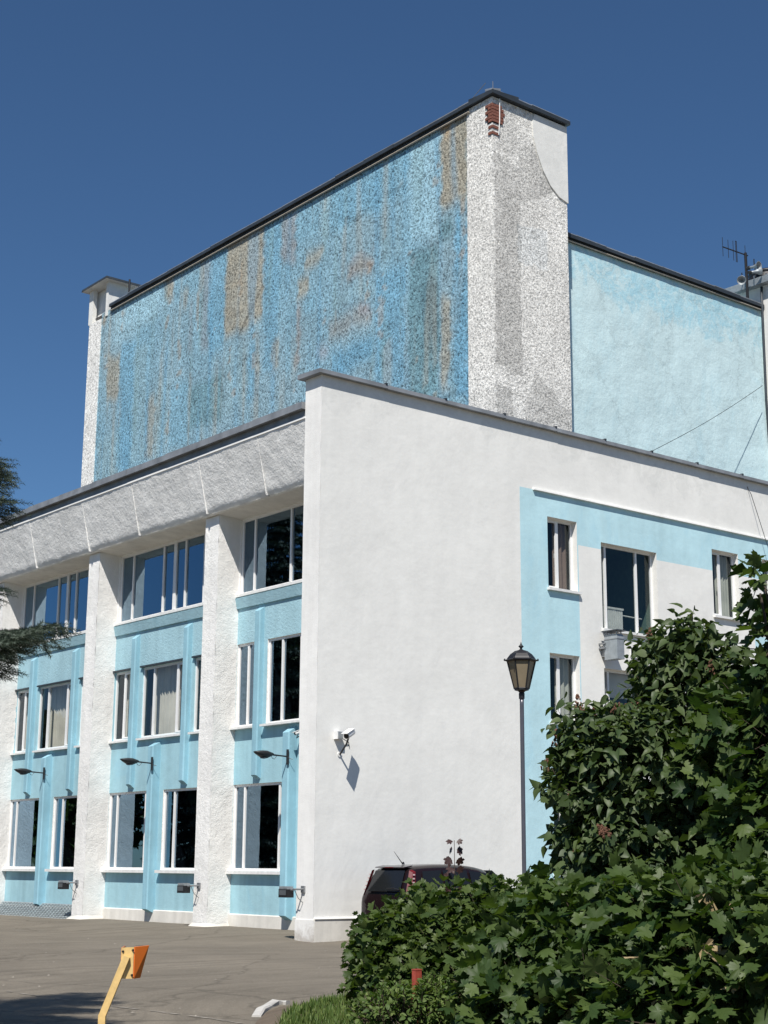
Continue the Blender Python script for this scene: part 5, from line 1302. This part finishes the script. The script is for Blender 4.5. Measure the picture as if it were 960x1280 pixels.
# weeds in the crack along the wall
for i, (px_, py_, hgt, lb_) in enumerate(((257, 1153, .22, 'tall green weed growing at the foot of the pier nearest the corner'), (245, 1157, .12, 'short weed left of the tall one at the pier foot'), (227, 1155, .14, 'small weed growing between the blue rib and the pier'), (101, 1151, .08, 'tiny weed on the mortar skirt of the left pier'))):
    q = onp(px_, py_, 2, .09); wd_ = thing('weed', lb_, 'weed', (float(q[0]), float(q[1]), gh(q[0], q[1])), 'weeds along the wall')
    mb = MB()
    for k in range(7):
        a = k*2.4; e = Vector((math.cos(a)*hgt*.5, math.sin(a)*hgt*.5, hgt*(.5+.5*((k*37) % 7)/7))); s_ = Vector((-math.sin(a), math.cos(a), 0))*hgt*.12
        mb.add([(0, 0, 0), e*.55+s_+Vector((0, 0, .02)), e, e*.55-s_+Vector((0, 0, .02))], [[0, 1, 2, 3]])
    o = mb.obj('leaf_tuft', 'grass', wd_)

# ------------------------------------------------------------------ spruces
def twig_tpl(nn=34, L=.11, nl=.026, wd=.0022, seed=1):
    g_ = np.random.default_rng(seed); V = []; F = []
    for i in range(nn):
        t = i/nn*1.0; a = i*2.4; d = np.array([math.cos(a), .55, math.sin(a)]); d /= np.linalg.norm(d); s_ = np.cross(d, [0, 1, 0]); s_ /= np.linalg.norm(s_)
        p = np.array([0, L*t, 0]); b = len(V); V += [p-s_*wd, p+s_*wd, p+d*nl*(1-.3*t)]; F.append([b, b+1, b+2])
    return np.array(V), np.array(F)
def spruce(root, H, Rb, nb, dens, tscale, seed, zmin=.6, mat='needle', tp=None, guard=False, extra=()):
    g_ = np.random.default_rng(seed); tp = tp or twig_tpl()
    mb = MB(); mb.tube([(0, 0, 0), (0, 0, H*.5), (0, 0, H)], [.02*H, .012*H, .004], 8); mb.obj('trunk', 'bark', root, smooth=True)
    pos = []; tip = []; nr = []; br_ = MB()
    rows = [None]*nb+list(extra)
    for i, row in enumerate(rows):
        z = zmin+(H-zmin)*(min(i, nb)+.5)/nb*.97; L = Rb*(1-z/H)**.85*(.8+.35*g_.random())+.08; a = i*2.39996+g_.normal()*.15
        if row is not None: z, L, a = row
        d = np.array([math.cos(a), math.sin(a), 0]); s_ = np.array([-d[1], d[0], 0]); dr_ = .12+.3*(1-z/H)
        if guard and row is None:               # keep clear of the open view across the yard
            e = np.array(root.location)+d*L*1.05+np.array([0, 0, z-.1])-CAM
            if (e@AX_R)/(e@AX_F)*FPX+480 > -14: continue
        curve = lambda t: np.array([0, 0, z])+d*L*t+np.array([0, 0, L*(-dr_*t+.30*dr_*2*t*t*t)])
        br_.tube([curve(t) for t in (0, .3, .6, .85, 1.)], [.02+.008*L, .016+.004*L, .010, .006, .002], 5, caps=False)
        nside = max(3, int(L*dens))
        for j in range(nside):
            t = .12+.88*(j+.5)/nside; sl = L*.42*(1-t)**.7*(.5+.7*g_.random())+.05; c = curve(t)
            for sg in (-1, 1):
                sd_ = d*.75+s_*sg*.8+np.array([0, 0, -.15+.1*g_.random()]); sd_ /= np.linalg.norm(sd_)
                m_ = max(1, int(sl*dens*1.0)); br_.tube([c, c+sd_*sl*.6+np.array([0, 0, -.05*sl]), c+sd_*sl+np.array([0, 0, -.16*sl])], [.005, .004, .002], 3, caps=False)
                for k in range(m_+1):
                    q = (k+.3)/(m_+.6); p = c+sd_*sl*q+np.array([0, 0, -.16*sl*q*q])
                    for s2 in (-1, 1, 0):
                        td = sd_+np.cross(sd_, [0, 0, 1])*s2*.9+np.array([0, 0, -.12])+g_.normal(size=3)*.12
                        if s2 == 0: td = sd_+np.array([0, 0, -.05+.5*(g_.random()-.4)])
                        pos.append(p); tip.append(td); nr.append(np.array([0, 0, 1.])+g_.normal(size=3)*.2)
    pos = np.array(pos); Rm = frames(np.array(tip), np.array(nr)); n = len(pos)
    br_.obj('branch', 'twig', root)
    o = scatter_leaves('needles', tp, pos, Rm, tscale*(.8+.5*g_.random(n)), np.clip(g_.normal(.5, .25, n), 0, 1), mat, root)
    o['kind'] = 'stuff'
    return n
p = at(-225, 1085, 13.4)
sp = thing('blue_spruce', 'blue spruce whose branch tips reach in at the left edge', 'tree', (float(p[0]), float(p[1]), 0.))
va = math.atan2(AX_R[1], AX_R[0])
def reach(px, py, dep=13.4):                  # branch (height, length, heading) whose tip ends near a surveyed spot
    q = at(px, py, dep)-np.array(sp.location); L_ = math.hypot(q[0], q[1]); return (float(q[2])+.10*L_, L_, math.atan2(q[1], q[0]))
spruce(sp, 9.6, 2.6, 70, 11.0, 1.55, 21, zmin=2.2, guard=True, extra=[reach(70, 774), reach(38, 784, 13.1), reach(4, 812, 13.2), reach(-6, 728), reach(6, 622), reach(2, 590, 13.6), reach(-12, 568, 13.2)])
# spruces further along the yard, mirrored in the glass of the left facade
far_sp = thing('far_spruce', 'tall dark spruce beyond the yard mirrored in the corner top window', 'tree', (-14.2, 25.4, 0.), 'trees along the far side of the yard')
spruce(far_sp, 17.5, 4.2, 130, 3.0, 4.8, 22, zmin=.8, tp=twig_tpl(16, .11, .035, .008))
for x, y, s_, rz, lab in ((-24.0, 33.0, .62, 1.2, 'lower dark spruce farther along the yard left of the facade'), (-19.5, 40.5, .7, 2.4, 'dark spruce at the far end of the yard behind the others')):
    c = copy_tree(far_sp); c.location = (x, y, 0); c.scale = (s_, s_, s_); c.rotation_euler = (0, 0, rz); c['label'] = lab
g6 = (-24.5, 26.0, 0.)
ft = thing('yard_tree', 'broad dark leafy tree across the yard mirrored in the lower windows', 'tree', g6, 'trees along the far side of the yard')
plant(ft, MAPLE, 'maple', [(-24.5, 26, 4.6, 3.2, 3.2, 3.2), (-22.5, 28, 3.6, 2.4, 2.4, 2.6), (-26.5, 24.5, 3.8, 2.6, 2.6, 2.6), (-24.5, 26.5, 2.0, 3.2, 3.2, 1.8)], 1500, 6, .6, .55, 8, g6, singles=0, seed=30, limb_r=.12)
mb = MB(); mb.tube([(0, 0, 0), (.1, 0, 2), (0, .1, 4)], [.28, .22, .15], 9); mb.obj('trunk', 'bark', ft)
for x, y, s_, rz, lab in ((-21.5, 33.5, 1.6, 1.0, 'leafy tree farther along the yard behind the spruce'), (-30, 35, 1.2, 2.2, 'largest leafy tree at the back of the yard'), (-21.5, 17.5, .72, 3.9, 'smaller leafy tree on the near side of the yard row'), (-12.5, 43, 1.1, 5.1, 'leafy tree at the end of the yard close to the building')):
    c = copy_tree(ft); c.location = (x, y, 0); c.scale = (s_, s_, s_); c.rotation_euler = (0, 0, rz); c['label'] = lab
